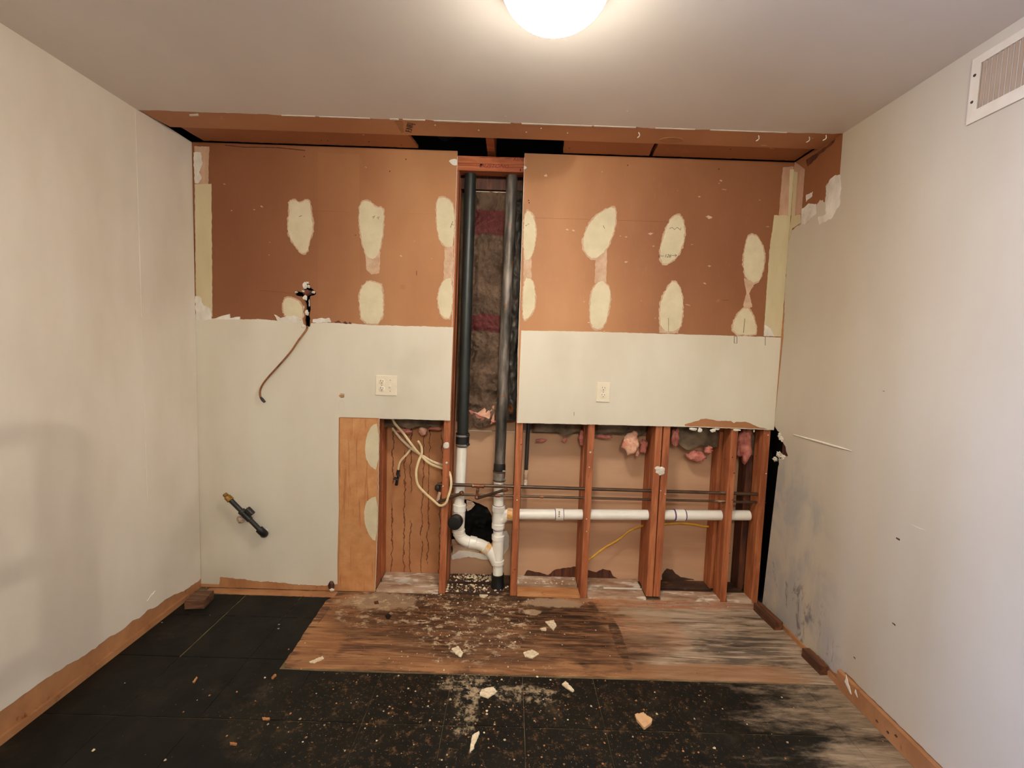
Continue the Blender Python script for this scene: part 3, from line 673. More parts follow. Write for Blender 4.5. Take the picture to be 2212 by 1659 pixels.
for px in ([(789, 545), (822, 545), (819, 590), (803, 593), (791, 581)], [(961, 530), (980, 530), (978, 610), (958, 610)], [(1131, 560), (1148, 556), (1148, 608), (1131, 606)],
           [(1287, 550), (1311, 536), (1310, 610), (1284, 612)], [(1607, 600), (1630, 612), (1618, 634), (1625, 662), (1610, 672), (1605, 660), (1612, 634)],
           [(420, 316), (452, 317), (450, 398), (423, 400)], [(1424, 690), (1465, 690), (1465, 720), (1424, 719)]):
    sheet('compound_halo', rag(bw(px), .003, .006, px[0][0], freq=60), 'B', 0, .0011, 'comp_halo' if px[0][0] != 420 else 'tape2', back)
for px in ([(818, 914), (803, 918), (791, 943), (788, 981), (797, 1005), (817, 1018)], [(816, 1071), (800, 1076), (790, 1086), (786, 1112), (790, 1140), (804, 1166), (814, 1168)]):
    sheet('compound_patch', rag(smooth2(bw(px), 1), .002, .006, px[1][0]), 'B', 0, .0022, 'comp', back)
# taped corners
sheet('tape_strip', rag(bw([(421, 398), (457, 397), (459, 684), (440, 690), (424, 690)]), .0025, .012, 41), 'B', 0, .0018, 'tape', back)
sheet('primer_smear', rag(bw([(419, 330), (434, 330), (438, 352), (430, 372), (436, 384), (428, 396), (421, 396)]), .005, .008, 42), 'B', 0, .0024, 'smear', back)
sheet('primer_smear', rag(bw([(422, 640), (432, 640), (440, 660), (456, 668), (458, 690), (424, 692)]), .005, .008, 43), 'B', 0, .0024, 'smear', back)
sheet('tape_strip', rag(bw([(1672, 465), (1711, 466), (1706, 500), (1697, 600), (1692, 727), (1649, 726), (1655, 640), (1662, 540)]), .003, .012, 44), 'B', 0, .0018, 'tape', back)
sheet('tape_strip', rag(bw([(1691, 362), (1714, 360), (1709, 466), (1682, 465)]), .002, .012, 45), 'B', 0, .0015, 'tape2', back)
sheet('tape_strip', rag(bw([(1706, 366), (1715, 366), (1710, 466), (1702, 466)]), .001, .012, 46), 'B', 0, .0022, 'tape', back)
sheet('primer_smear', rag(bw([(1651, 702), (1665, 710), (1672, 727), (1650, 726)]), .003, .008, 47), 'B', 0, .0024, 'smear', back)
sheet('primer_smear', rag(bw([(676, 690), (690, 688), (712, 687), (716, 694), (714, 697), (676, 696)]), .004, .006, 48), 'B', 0, .0024, 'smear', back)
sheet('primer_smear', rag(bw([(600, 692), (594, 680), (608, 686), (626, 682), (644, 683), (652, 693), (640, 697)]), .005, .006, 49), 'B', 0, .0026, 'smear', back)
sheet('torn_paper', rag(bw([(463, 690), (478, 684), (496, 679), (497, 687), (518, 685), (518, 690)]), .002, .006, 50), 'B', 0, .0034, 'white', back)
# scorched bits, broken edges
for px in ([(722, 697), (732, 692), (738, 698)], [(739, 698), (745, 694), (752, 699), (748, 700)], [(752, 699), (756, 695), (760, 700)]):
    sheet('burnt_edge', rag(bw(px), .002, .004, px[0][0]), 'B', 0, .0026, 'stud_d', back)
sheet('gypsum_chip', smooth2(bw([(969, 348), (975, 344), (988, 343), (988, 358), (978, 357), (973, 352)]), 2), 'B', 0, .0014, 'white', back)
sheet('gypsum_chip', smooth2(bw([(1132, 357), (1139, 362), (1134, 366), (1131, 366)]), 1), 'B', 0, .0014, 'white', back)
sheet('bare_skirting_paper', rag(bw([(476, 1247), (520, 1251), (560, 1257), (600, 1259), (650, 1264), (728, 1266), (728, 1276), (600, 1272), (474, 1268)]), .003, .012, 51), 'B', 0, .0018, 'strip', back)
obj('broken_corner', lump_bm((onY(717, 1263).x, -.004, .035), (.018, .008, .026), 5, .5, 2, 2.2), 'stud_d', back)
obj('broken_corner', lump_bm((onY(719, 1270).x, -.012, .014), (.014, .008, .009), 9, .4, 2, 2.2), 'gyp', back)
for i, (px, w) in enumerate((([(622, 700), (640, 702)], 4), ([(500, 700), (520, 703)], 3))): pass
# white plaster and debris in the chiselled hole
for px, py, sx, sz in ((658, 616, .012, .022), (664, 611, .012, .008), (667, 619, .008, .012), (677, 631, .013, .008), (654, 629, .010, .007), (640, 631, .008, .007), (659, 643, .014, .016), (657, 663, .007, .012), (662, 675, .014, .016), (650, 691, .016, .008), (656, 703, .014, .014), (668, 655, .003, .02)):
    p = onY(px, py, .002); obj('broken_gypsum', lump_bm((p.x, .004, p.z), (sx * .8, .008, sz * .8), px + py, .8, 2, 3.0), 'gyp', back)
p = onY(664, 632, .02); obj('torn_wood', lump_bm((p.x, .016, p.z), (.028, .010, .018), 3, .4, 2, 2.4), 'stud_d', back)
# mark torn by an old catch
q = onY(738, 868); sheet('torn_paper', smooth2(bw([(731, 853), (743, 852), (743, 859), (735, 859)]), 1), 'B', .0, .0026, 'strip', back)
tube('paint_ridge', [onY(a, b, -.0022) for a, b in ((732, 884), (732, 870), (735, 866), (738, 865), (741, 866), (743, 870), (744, 886))], .0016, 'paint', back, 6)
tube('paint_ridge', [onY(a, b, -.0022) for a, b in ((735, 851), (743, 851), (743, 858), (736, 859))], .0014, 'pencil', back, 6)
# pencil notes and marks on the compound
def pen(pts, r=.0011): tube('pencil_line', [onY(a, b, -.0030) for a, b in pts], r, 'pencil', back, 5)
for pts in ([(1422, 553), (1434, 553)], [(1426, 550), (1422, 553), (1426, 556)], [(1450, 552), (1461, 552)], [(1458, 549), (1462, 552), (1458, 555)], [(1303, 487), (1306, 494)], [(1444, 687), (1444, 716)], [(1609, 688), (1606, 719)], [(978, 478), (973, 492)], [(975, 484), (980, 486)], [(1446, 494), (1452, 491), (1457, 496), (1463, 491), (1470, 497), (1471, 492)], [(1135, 488), (1139, 486)], [(1140, 484), (1143, 484)], [(804, 469), (810, 466), (806, 472)], [(814, 471), (819, 468), (817, 474)], [(646, 468), (652, 466)], [(1586, 727), (1592, 727), (1592, 742), (1586, 741), (1586, 727)], [(1653, 728), (1653, 746)], [(900, 585), (900, 595)], [(1240, 890), (1240, 898)]): pen(pts)
q = onY(1442, 553, -.0028); text_obj('handwritten_number', '126', Matrix.Translation(q) @ WALLTXT, .024, 'pencil', back, .0003, .3)
q = onY(1550, 650, -.0006); text_obj('handwritten_number', '33', Matrix.Translation(q) @ WALLTXT, .018, 'strip', back, .0003, .3)
pen([(1560, 649), (1575, 648)], .0007)
sheet('faded_paper', rag(bw([(687, 330), (776, 333), (778, 698), (687, 694)]), .002, .02, 71), 'B', 0, .0004, 'kraft_l', back)
for pts in ([(1134, 470), (1250, 473), (1400, 478), (1470, 480)], [(560, 627), (640, 634)], [(680, 455), (760, 458)], [(870, 461), (940, 462)]):
    tube('paper_seam', [onY(x, y, -.0004) for x, y in pts], .0010, 'kraft', back, 5)
# chips and scars in the brown paper
rnd = random.Random(12)
for px, py, s in ((485, 398, .010), (500, 455, .006), (549, 453, .008), (565, 446, .010), (866, 553, .010), (1225, 496, .010), (1238, 498, .009), (1405, 506, .018), (1352, 566, .012), (1352, 512, .008), (1530, 470, .022), (1532, 575, .013), (1522, 612, .010), (1510, 425, .010), (1557, 390, .009), (1553, 396, .006), (790, 361, .008), (581, 551, .005), (582, 523, .005), (895, 521, .005), (1340, 510, .007), (1385, 650, .006), (1262, 652, .007), (1641, 432, .006), (1300, 371, .006)):
    q = bw([(px, py)])[0]; a = rnd.uniform(-.5, .5)
    o = [(q[0] + s * math.cos(a), q[1] + s * math.sin(a)), (q[0] - s * .3 * math.sin(a), q[1] + s * .45), (q[0] - s * .8, q[1] + s * .1), (q[0] + .1 * s, q[1] - s * .4)]
    sheet('paper_scar', rag(o, s * .3, s * .3, px), 'B', 0, .0009, 'comp_halo', back)
for px, py in ((657, 338), (877, 344), (1356, 357), (1553, 365), (768, 508), (842, 370), (1142, 433), (1143, 438)):
    q = onY(px, py); obj('nail_hole', lump_bm((q.x, 0, q.z), (.004, .002, .004), 1, 0, 1), 'stud_d', back)
sheet('water_mark', smooth2(bw([(860, 620), (872, 613), (880, 620), (870, 628)]), 1), 'B', 0, .0007, 'strip', back)
tube('torn_seam', [onY(a, b, -.001) for a, b in ((487, 314), (530, 318), (560, 318), (600, 319), (640, 323), (659, 325))], .0022, 'stud_d', back, 6)

# framing
def stud(xb, xt, y0, y1, z0, z1, m='stud', w=.038):
    bm = bmesh.new(); v = []
    for x, z in ((xb, z0), (xt, z1)):
        v += [bm.verts.new(p) for p in ((x, y0, z), (x + w, y0, z), (x + w, y1, z), (x, y1, z))]
    for f in ((3, 2, 1, 0), (4, 5, 6, 7), (0, 1, 5, 4), (1, 2, 6, 5), (2, 3, 7, 6), (3, 0, 4, 7)): bm.faces.new([v[i] for i in f])
    bev(bm, .002); return obj('stud', bm, m, back)
FY0, FY1, RY0, RY1, SHY = .0135, .102, .125, .214, .2155
PZ = .016
for xb, xt, m in ((-.645, -.645, 'stud'), (-.248, -.222, 'stud'), (.163, .172, 'stud'), (.568, .571, 'stud'), (.948, .948, 'stud'), (.990, .998, 'stud'), (1.374, 1.374, 'stud'), (1.556, 1.556, 'stud')):
    stud(xb, xt, FY0, FY1, -.004 if xb > 1 or abs(xb) < .6 else PZ, 2.36, m)
for xb, xt, m in ((-.645, -.645, 'stud'), (-.246, -.222, 'stud'), (.168, .178, 'stud_d'), (.566, .566, 'stud'), (.956, .956, 'stud'), (1.362, 1.362, 'stud'), (1.53, 1.53, 'stud_d')):
    stud(xb, xt, RY0, RY1, PZ, 2.36, m)
for x0 in (-1.16, -1.45): stud(x0, x0, FY0, FY1, PZ, 2.36)
# bottom plates, one piece per bay
segs = [(-.606, -.250, 'plate_w', 'plate_w'), (-.208, .162, 'plate_d', 'plate_d'), (.204, .566, 'plate_o', 'plate_w'), (.608, .946, 'plate_w', 'plate_w'), (1.03, 1.372, 'plate_w', 'plate_d'), (1.414, 1.555, 'plate_w', 'plate_d')]
for x0, x1, mf, mr in segs:
    box('bottom_plate', x0, x1, FY0 - .012, FY1 - .014, -.07, PZ, mf, back, .002)
    box('bottom_plate', x0, x1, .122, .214, -.07, PZ, mr, back, .002)
box('subfloor_edge', -W2, W2, FY1 - .014, .122, -.07, -.03, 'black', back)
box('white_paint_edge', .72, .945, FY1 - .012, FY1 - .002, -.02, PZ + .003, 'white', back)
# top plates over the pipe slot
box('header_plate', -.20, .176, FY0, .085, 2.3965, 2.434, 'studx', back, .001)
box('header_plate', -.20, .176, FY0 - .001, .085, 2.358, 2.3955, 'studx', back, .001)
box('header_plate', -.24, .22, .126, .214, 2.30, 2.434, 'stud_d', back)
q = onY(1068, 359, FY0 - .002); text_obj('lumber_stamp', 'BUSTONG', Matrix.Translation(q) @ WALLTXT @ Matrix.Scale(1.25, 4, (1, 0, 0)), .026, 'ink', back, .0004, .35)
q = onY(1121, 344, FY0 - .001); text_obj('lumber_stamp', 'KENS', Matrix.Translation(q) @ WALLTXT, .026, 'ink', back, .0004, .35)
for a, b in (((990, 357), (1035, 358)), ((1098, 361), (1131, 362)), ((1037, 340), (1080, 341)), ((1092, 342), (1104, 342))):
    tube('lumber_stamp', [onY(*a, FY0 - .0012), onY(*b, FY0 - .0012)], .0012, 'ink', back, 5)
q = onY(1040, 356, FY0 - .001); obj('nail_head', lump_bm(q, (.008, .002, .006), 4, .4, 2), 'black', back)
q = onY(1124, 367, FY0 - .001); obj('nail_head', lump_bm(q, (.003, .003, .007), 4, .2, 2), 'stud_d', back)
# backing board at the rear of the cavity, with the broken hole behind the trap
hp = [(o.x, o.z) for o in (onY(a, b, SHY) for a, b in ((1004, 1079), (1018, 1082), (1030, 1086), (1042, 1091), (1053, 1096), (1060, 1110), (1064, 1130), (1066, 1152), (1062, 1172), (1050, 1190), (1030, 1196), (1000, 1200), (976, 1196), (972, 1160), (974, 1120), (990, 1090)))]
hp = rag(hp, .005, .012, 3)
zs = .915
sheet('backing_board', [[(-.21, .0), (.165, .0), (.165, zs), (-.21, zs)], hp], 'B', SHY + .012, .012, 'sheath', back)
sheet('backing_board', [(-.21, zs + .002), (.165, zs + .002), (.165, 2.40), (-.21, 2.40)], 'B', SHY + .0135, .012, 'sheath', back)
sheet('backing_board', [(-.66, .0), (-.212, .0), (-.212, 1.4), (-.66, 1.4)], 'B', SHY + .012, .012, 'drip', back)
sheet('backing_board', [(.167, .0), (1.72, .0), (1.72, zs - .002), (.167, zs - .002)], 'B', SHY + .012, .012, 'sheath', back)
sheet('backing_board', [(.167, zs), (1.72, zs), (1.72, 1.4), (.167, 1.4)], 'B', SHY + .0145, .012, 'batt_s', back)
box('cavity_back', -1.75, 1.75, .245, .26, -.05, 2.46, 'black', back)
box('cavity_floor', -1.75, 1.75, -.0, .26, -.09, -.07, 'black', back)
# blown-out paper at the foot of the backing board
def hole_patch(pts, m, seed, th=.002): sheet('torn_board_foot', rag([(o.x, o.z) for o in (onY(a, b, SHY) for a, b in pts)], .004, .01, seed), 'B', SHY, th, m, back)
hole_patch([(1131, 1244), (1140, 1231), (1152, 1234), (1184, 1242), (1195, 1232), (1216, 1227), (1250, 1223), (1250, 1247), (1190, 1246)], 'stud_d', 2)
hole_patch([(1268, 1231), (1288, 1236), (1302, 1229), (1318, 1232), (1325, 1245), (1340, 1252), (1268, 1248)], 'stud_d', 3)
hole_patch([(1430, 1240), (1440, 1228), (1452, 1230), (1460, 1240), (1470, 1246), (1500, 1252), (1430, 1256)], 'plate_d', 4)
hole_patch([(976, 1199), (990, 1188), (1010, 1190), (1030, 1194), (1060, 1202), (1062, 1208), (1040, 1206), (1012, 1200), (990, 1205), (978, 1207)], 'white', 6, .012)
hole_patch([(1085, 1150), (1095, 1146), (1100, 1160), (1098, 1185), (1088, 1200), (1078, 1190)], 'white', 7, .003)
hole_patch([(976, 1165), (1000, 1168), (1030, 1172), (1050, 1182), (1030, 1196), (1000, 1200), (978, 1196)], 'plate_w', 8, .002)
for x0, x1 in ((1010, 1062), (1090, 1112)):
    a = onY(x0, 944, SHY); b = onY(x1, 944, SHY); box('board_lip', a.x, b.x, SHY - .002, SHY + .001, zs - .003, zs + .003, 'white', back)
# spackle and nails on the stud faces
for px, py, s in ((964, 962, .020), (965, 1000, .007), (1426, 1016, .024), (1420, 1012, .014), (1430, 1020, .014), (1275, 977, .006), (1429, 1021, .012)):
    q = onY(px, py, FY0 - .001); obj('spackle_dab', lump_bm((q.x, FY0 - .003, q.z), (min(s, .017) if px < 1200 else s, .005, s), px + py, .4, 2, 2), 'gyp', back)
for px, py in ((1273, 1009), (1267, 1121), (1267, 1148), (1428, 975), (1427, 1060), (1437, 1067), (1582, 988), (1586, 1022), (1582, 1080), (1655, 1023), (1654, 1086), (1126, 960), (1117, 1080), (1112, 1230), (957, 1050), (1576, 1195), (1659, 940)):
    q = onY(px, py, FY0); obj('nail_head', lump_bm((q.x, FY0 - .001, q.z), (.004, .003, .004), px, .2, 1), 'gyp' if px % 2 else 'stud_d', back)
# hanging gypsum flakes along the cut
for px, py, sx, sz in ((1498, 927, .022, .008), (1512, 929, .012, .012), (1540, 930, .016, .010), (1548, 927, .018, .006), (1592, 929, .020, .006), (1629, 931, .004, .008), (846, 904, .004, .005), (1658, 928, .012, .003)):
    q = onY(px, py, .004); obj('hanging_flake', lump_bm((q.x, .004, q.z), (sx, .004, sz), px, .5, 2, 2.2), 'white', back)

# ------------------------------------------------------------------ ceiling lamps
def dome(loc, label, mat):
    t = thing('ceiling_light', loc, label, 'lamp', 'opal dome ceiling lights')
    x, y, z = loc
    rod('base_pan', (x, y, z), (x, y, z - .1), [(0, .162), (.018, .162), (.022, .158)], 'white', t, 48)
    prof = [(.010, .152)] + [(.016 + .112 * math.sin(a), .152 * math.cos(a)) for a in [i * math.pi / 2 / 12 for i in range(12)]] + [(.128, .004)]
    rod('glass_shade', (x, y, z), (x, y, z - .3), prof, mat, t, 48)
    return t
dome((.216, -1.183, 2.44), 'lit white dome ceiling light above the opened wall', 'glow')
bl = thing('added_bulb', (.20, -3.70, 2.44), 'lit bare bulb in a white ceiling holder, added unseen behind the camera to sharpen the wall shadow', 'lamp')
rod('lamp_holder', (.20, -3.70, 2.44), (.20, -3.70, 2.3), [(0, .055), (.012, .055), (.02, .03), (.045, .026), (.05, .02)], 'white', bl, 32)  # small unseen bulb, added so the hand truck shadow keeps crisp edges
rod('bulb', (.20, -3.70, 2.395), (.20, -3.70, 2.2), [(0, .014), (.02, .018)] + [(.075 - .045 * math.cos(a), .045 * math.sin(a)) for a in [.6 + i * .25 for i in range(10)]] + [(.120, .002)], 'glow2', bl, 32)
dome((1.20, -3.90, 2.44), 'lit dome ceiling light behind the camera, by the right wall', 'glow3')

# ------------------------------------------------------------------ drain and vent pipework
DY = .073
drain = thing('drain_pipework', onY(1076, 1272, DY), 'white and black drain pipes rising through the open stud bay', 'pipes')
def D(px, py, Y=DY): return onY(px, py, Y)
def straight(name, a, b, r, m, parent=drain, seg=24):
    a = Vector(a); b = Vector(b); L = (b - a).length
    return rod(name, a, b, [(0, r), (L, r)], m, parent, seg)
def collar(name, c, d, ln, r, m, parent=drain, lip=.002):
    c = Vector(c); d = Vector(d).normalized()
    return rod(name, c - d * ln / 2, c + d * ln / 2, [(0, r - lip), (lip, r), (ln - lip, r), (ln, r - lip)], m, parent)
VU = Vector((0, 0, 1)); R2 = .0302
a = D(1017, 360); b = D(999, 946); dl = (a - b).normalized()
straight('vent_pipe', b, a, .0318, 'abs')
c = D(999, 949); cp = collar('rubber_coupling', c, dl, .076, .039, 'rubber')
for py in (940, 960):
    cc = collar('hose_clamp', D(999, py), dl, .011, .0405, 'steel', cp, .001); q = D(1011, py, DY - .03)
    obj('clamp_screw', bev(box_bm(q.x - .010, q.x + .010, q.y - .006, q.y + .006, q.z - .006, q.z + .006), .002), 'rubber', cp)
top = D(998, 965); bot_ = D(991, 1100); dl2 = (top - bot_).normalized()
straight('white_pipe', bot_, top, R2, 'pvc')
tee = collar('sanitary_tee', D(991.5, 1120), dl2, .115, .0345, 'pvc')
collar('socket_rim', D(992.5, 1096), dl2, .040, .0385, 'pvc', tee)
collar('socket_rim', D(990.5, 1146), dl2, .020, .0375, 'pvc', tee)
# capped side outlet facing the room
a = D(991, 1118, DY - .02); b = D(985, 1126, DY - .085); ax = (b - a).normalized()
straight('tee_branch', a, a + ax * .062, .034, 'pvc')
collar('branch_rim', a + ax * .05, ax, .022, .0375, 'pvc')
rc = rod('rubber_cap', a + ax * .052, b + ax * .04, [(0, .038), (.05, .038), (.053, .035), (.0535, .03)], 'rubber', drain)
collar('hose_clamp', a + ax * .066, ax, .010, .0395, 'rubber', rc, .001)
# bend under the tee, offset and wye into the second stack
P1 = D(990, 1148); P2 = D(1072, 1205)
path = spline([D(990, 1140), D(991, 1152), D(998, 1163), D(1010, 1170), D(1024, 1173), D(1036, 1176), D(1048, 1182), D(1060, 1194), D(1068, 1206), D(1073, 1216)], 6)
smooth_by_angle(obj('offset_bend', tube_bm(path, R2 + .002, 24), 'pvc', drain))
collar('socket_rim', D(1021, 1172), D(1030, 1174) - D(1012, 1170), .040, .0365, 'pvc')
collar('glued_socket', D(1050, 1184), D(1056, 1190) - D(1046, 1180), .030, .0365, 'pvc_y')
collar('socket_rim', D(992, 1154), D(992, 1148) - D(992, 1160), .014, .0360, 'pvc')
# second stack
a = D(1107, 360); b = D(1078.5, 1024); ds = (a - b).normalized()
straight('iron_stack', b, a, .0305, 'iron')
rod('iron_hub', D(1079.5, 1000), D(1078.7, 1018), [(0, .0305), (.012, .034), (.04, .034), (.045, .030)], 'iron_d', drain)
c = collar('banded_coupling', D(1078.3, 1028), ds, .056, .0345, 'steel')
for py in (1018, 1037):
    collar('hose_clamp', D(1078.3, py), ds, .008, .0365, 'copper', c, .001); q = D(1090, py, DY - .028)
    obj('clamp_screw', bev(box_bm(q.x - .012, q.x + .008, q.y - .005, q.y + .005, q.z - .005, q.z + .005), .0015), 'steel', c)
straight('white_pipe', D(1075.5, 1244), D(1077.8, 1036), R2, 'pvc')
collar('primer_ring', D(1077, 1091), ds, .006, .0312, 'primer')
t2 = collar('sanitary_tee', D(1076.5, 1117), ds, .115, .0345, 'pvc')
collar('socket_rim', D(1077, 1098), ds, .034, .0382, 'pvc', t2); collar('socket_rim', D(1076.3, 1135), ds, .030, .0382, 'pvc', t2)
collar('primer_ring', D(1076.2, 1144), ds, .005, .0315, 'primer')
tp = spline([D(1078, 1124), D(1085, 1119), D(1092, 1113), D(1100, 1111), D(1108, 1111.5)], 6)
smooth_by_angle(obj('tee_sweep', tube_bm(tp, .032, 24), 'pvc', drain))
collar('glued_socket', D(1103, 1111), D(1110, 1111.3) - D(1096, 1110.7), .040, .0365, 'pvc_y')
wy = collar('wye', D(1075.8, 1185), ds, .145, .0340, 'pvc')
collar('socket_rim', D(1076, 1160), ds, .028, .0375, 'pvc', wy); collar('socket_rim', D(1075.5, 1213), ds, .028, .0375, 'pvc', wy)
a = D(1075.2, 1275); b = D(1075.3, 1236)
rod('rubber_coupling', a, b, [(0, .040), (.012, .043), (.034, .040), (.05, .036), (.08, .036), (.10, .037)], 'rubber', drain)
# horizontal run through the studs
HX = [D(1098, 1110.5), D(1618, 1113)]
hd = (HX[1] - HX[0]).normalized()
straight('horizontal_pipe', HX[0], HX[1], R2 - .0005, 'pvc')
for px in (1208, 1468):
    f = (px - 1098) / 520; c = D(px, 1110.5 + 2.5 * f); cp = collar('coupling', c, hd, .045 if px == 1208 else .055, .0345, 'pvc')
    k = .024 if px == 1208 else .03
    for s in (-1, 1): collar('primer_ring', c + hd * k * s, hd, .004 if px == 1208 else .009, .0325, 'primer', cp)
q = D(1208, 1111, DY - .0345)
for i in range(3): obj('printed_mark', box_bm(q.x - .004, q.x + .004, q.y - .0006, q.y + .002, q.z - .017 + i * .013, q.z - .008 + i * .013), 'louver', drain)

# ------------------------------------------------------------------ copper supply lines
CY = .031
cold = thing('copper_pipe', onY(1300, 1058, CY), 'thicker upper copper water line running through the studs', 'pipe', 'copper water lines')
def C(px, py, Y=CY): return onY(px, py, Y)
straight('pipe', C(945, 1046), C(1640, 1067.5), .0095, 'copper', cold, 16)
for px, py in ((1022, 1049), (1043, 1050)): collar('fitting_rim', C(px, py), (1, 0, -.02), .016, .0125, 'copper_f', cold)
collar('tee', C(1033, 1049.5), (1, 0, -.02), .050, .0115, 'copper_f', cold)
straight('tee_drop', C(1033, 1050), C(1031, 1064), .009, 'copper_f', cold, 14)
straight('stub', C(1031, 1062), C(1030, 1074, CY - .03), .008, 'copper_f', cold, 14)
obj('elbow', lump_bm(C(1030, 1075, CY - .032), (.013, .013, .012), 2, .15, 2), 'copper_f', cold).data.shade_smooth()
straight('branch', C(1032, 1076, CY - .034), C(1092, 1058, CY - .10), .0085, 'copper', cold, 14)
collar('branch_cap', C(1092, 1058, CY - .10), C(1092, 1058, CY - .10) - C(1032, 1076, CY - .034), .020, .0115, 'copper_f', cold)
obj('elbow', lump_bm(C(945, 1054), (.016, .014, .022), 6, .25, 2), 'iron_d', cold).data.shade_smooth()
straight('drop', C(950, 1064), C(945, 1083, CY - .03), .009, 'plate_w', cold, 14)
obj('elbow', lump_bm(C(945, 1085, CY - .032), (.015, .014, .012), 3, .2, 2), 'copper_f', cold).data.shade_smooth()
straight('branch', C(948, 1084, CY - .034), C(997, 1066, CY - .10), .009, 'copper', cold, 14)
collar('branch_cap', C(997, 1065.5, CY - .10), C(997, 1066, CY - .10) - C(948, 1084, CY - .034), .018, .0125, 'copper_f', cold)
hot = thing('copper_pipe', onY(1300, 1076, CY), 'thinner lower copper water line running through the studs', 'pipe', 'copper water lines')
straight('pipe', C(972, 1068), C(1635, 1085), .0070, 'copper', hot, 16)
collar('fitting_rim', C(1170, 1073.5), (1, 0, -.02), .02, .0085, 'copper_f', hot); collar('fitting_rim', C(1075, 1071), (1, 0, -.02), .03, .0085, 'copper_f', hot)
riser = thing('riser_pipe', onY(1137, 1048, .07), 'dark vertical pipe with whitened joint beside the pipe bay', 'pipe')
straight('pipe', onY(1136.5, 1015, .07), onY(1142, 905, .07), .011, 'iron_d', riser, 14)
for i, py in enumerate((1018, 1025, 1034, 1042)): collar('joint', onY(1136.5 - i * .5, py, .07), (0, 0, 1), .018, .013 if i < 2 else .0115, 'plate_w', riser)
straight('pipe', onY(1134.5, 1052, .06), onY(1136.5, 1016, .07), .010, 'plate_w', riser, 14)

# ------------------------------------------------------------------ insulation
def crinkle(name, x0, x1, z0, z1, y, m, label, seed, amp=.012, nx=26, nz=120, bulge=.03, group=None, ragb=.0, fs=1.0):
    bm = bmesh.new(); g = []
    for j in range(nz + 1):
        row = []
        for i in range(nx + 1):
            u, v = i / nx, j / nz; x = x0 + (x1 - x0) * u; z = z0 + (z1 - z0) * v
            if ragb: z -= (1 - v) ** 6 * ragb * (mn.noise(Vector((x * 14, seed, 0))) + .4)
            q = Vector((x * 16 * fs + seed * 5, z * 13 * fs, seed)); r = 0; w = 1
            for o in range(4):
                r += w * (1 - 2.2 * abs(mn.noise(q))); q = q * 2.05 + Vector((1.7, .3, .9)); w *= .5
            row.append(bm.verts.new((x, y - bulge * math.sin(math.pi * u) ** .6 - amp * (r - .4), z)))
        g.append(row)
    for j in range(nz):
        for i in range(nx): bm.faces.new((g[j][i], g[j][i + 1], g[j + 1][i + 1], g[j + 1][i]))
    bmesh.ops.solidify(bm, geom=bm.faces[:], thickness=.004)
    o = obj(name, bm, m, None, True); tag(o, label, 'insulation', group); return o
o = crinkle('insulation_batt', -.135, .105, 1.005, 2.285, .165, 'batt', 'crinkled brown kraft-faced batt with red bands between the two stacks', 2, .019, 44, 230, .035, ragb=.10, fs=.85)
a = onY(1048, 895, .12)
flap = sheet('torn_flap', rag([(x, z) for x, z in ((o2.x, o2.z) for o2 in (onY(p, q2, .12) for p, q2 in ((1018, 888), (1032, 892), (1046, 880), (1068, 876), (1068, 912), (1052, 903), (1036, 897))))], .004, .012, 4), 'B', .120, .004, 'pinkp', None)
flap.parent = o
flap2 = sheet('pink_fringe', rag([(x, z) for x, z in ((o2.x, o2.z) for o2 in (onY(p, q2, .14) for p, q2 in ((1014, 886), (1050, 898), (1072, 910), (1060, 916), (1040, 906), (1020, 898))))], .008, .012, 6), 'B', .140, .012, 'pink', None)
flap2.parent = o
box('batt_lip', -.10, .08, .120, .135, 2.285, 2.289, 'comp', o)
crinkle('insulation_batt', .112, .165, 1.0, 2.30, .150, 'iron', 'dark rust-stained strip of batt right of the iron stack', 6, .016, 10, 150, .02)
crinkle('insulation_batt', -.185, -.14, .98, 2.28, .150, 'batt_s', 'narrow brown strip of batt behind the black vent pipe', 8, .010, 8, 110, .01)
tops = [((812, 958), .14, 'batt_s', 'dark kraft batt end showing above the drip-stained bay', 11), ((1146, 1262), .15, 'batt_s', 'maroon-printed kraft batt end above the bay with the riser', 12), ((1285, 1405), .15, 'batt_s', 'dark kraft batt end above the bay with the pink tuft', 13), ((1450, 1560), .12, 'batt_s', 'sagging grey kraft batt end above the bay with the torn edge', 14), ((1596, 1650), .13, 'batt_s', 'grey kraft batt scrap in the narrow corner bay', 15)]
for (xa, xb), yy, m, lab, sd in tops:
    zb = {11: .955, 12: .945, 13: .955, 14: .89, 15: .85}[sd]
    a = onY(xa, 940, yy).x; b = onY(xb, 940, yy).x
    crinkle('insulation_batt', a + .01, b - .01, zb, 1.12, yy + .03, m, lab, sd, .010, 26, 24, .035, 'kraft batt ends above the open bays', .04)
def tuft(px, py, Y, s, seed, m, label):
    c = onY(px, py, Y); bm = lump_bm(c, s, seed, .55, 3, 1.7)
    for k in range(3):
        lump_bm((c.x + s[0] * random.Random(seed + k).uniform(-.7, .7), c.y - s[1] * .3, c.z + s[2] * random.Random(seed + k + 9).uniform(-.7, .7)), (s[0] * .5, s[1] * .6, s[2] * .45), seed + k + 3, .6, 2, 2.0, bm)
    o = obj('insulation_tuft', bm, m, None, True); tag(o, label, 'insulation', 'pink fibreglass tufts'); return o
tuft(1362, 957, .085, (.042, .022, .056), 1, 'pinkp', 'large pale pink fibreglass tuft hanging in the middle bay')
tuft(1376, 978, .10, (.010, .008, .024), 2, 'pinkp', 'thin pale wisp below the large pink tuft')
tuft(1502, 985, .13, (.052, .022, .030), 3, 'pink', 'dark pink fibreglass clump under the sagging batt')
tuft(1530, 972, .11, (.022, .014, .020), 4, 'pink', 'small pink fibreglass scrap beside the dark pink clump')
tuft(1458, 945, .12, (.020, .02, .055), 5, 'pink', 'pink fibreglass edge beside the doubled studs')
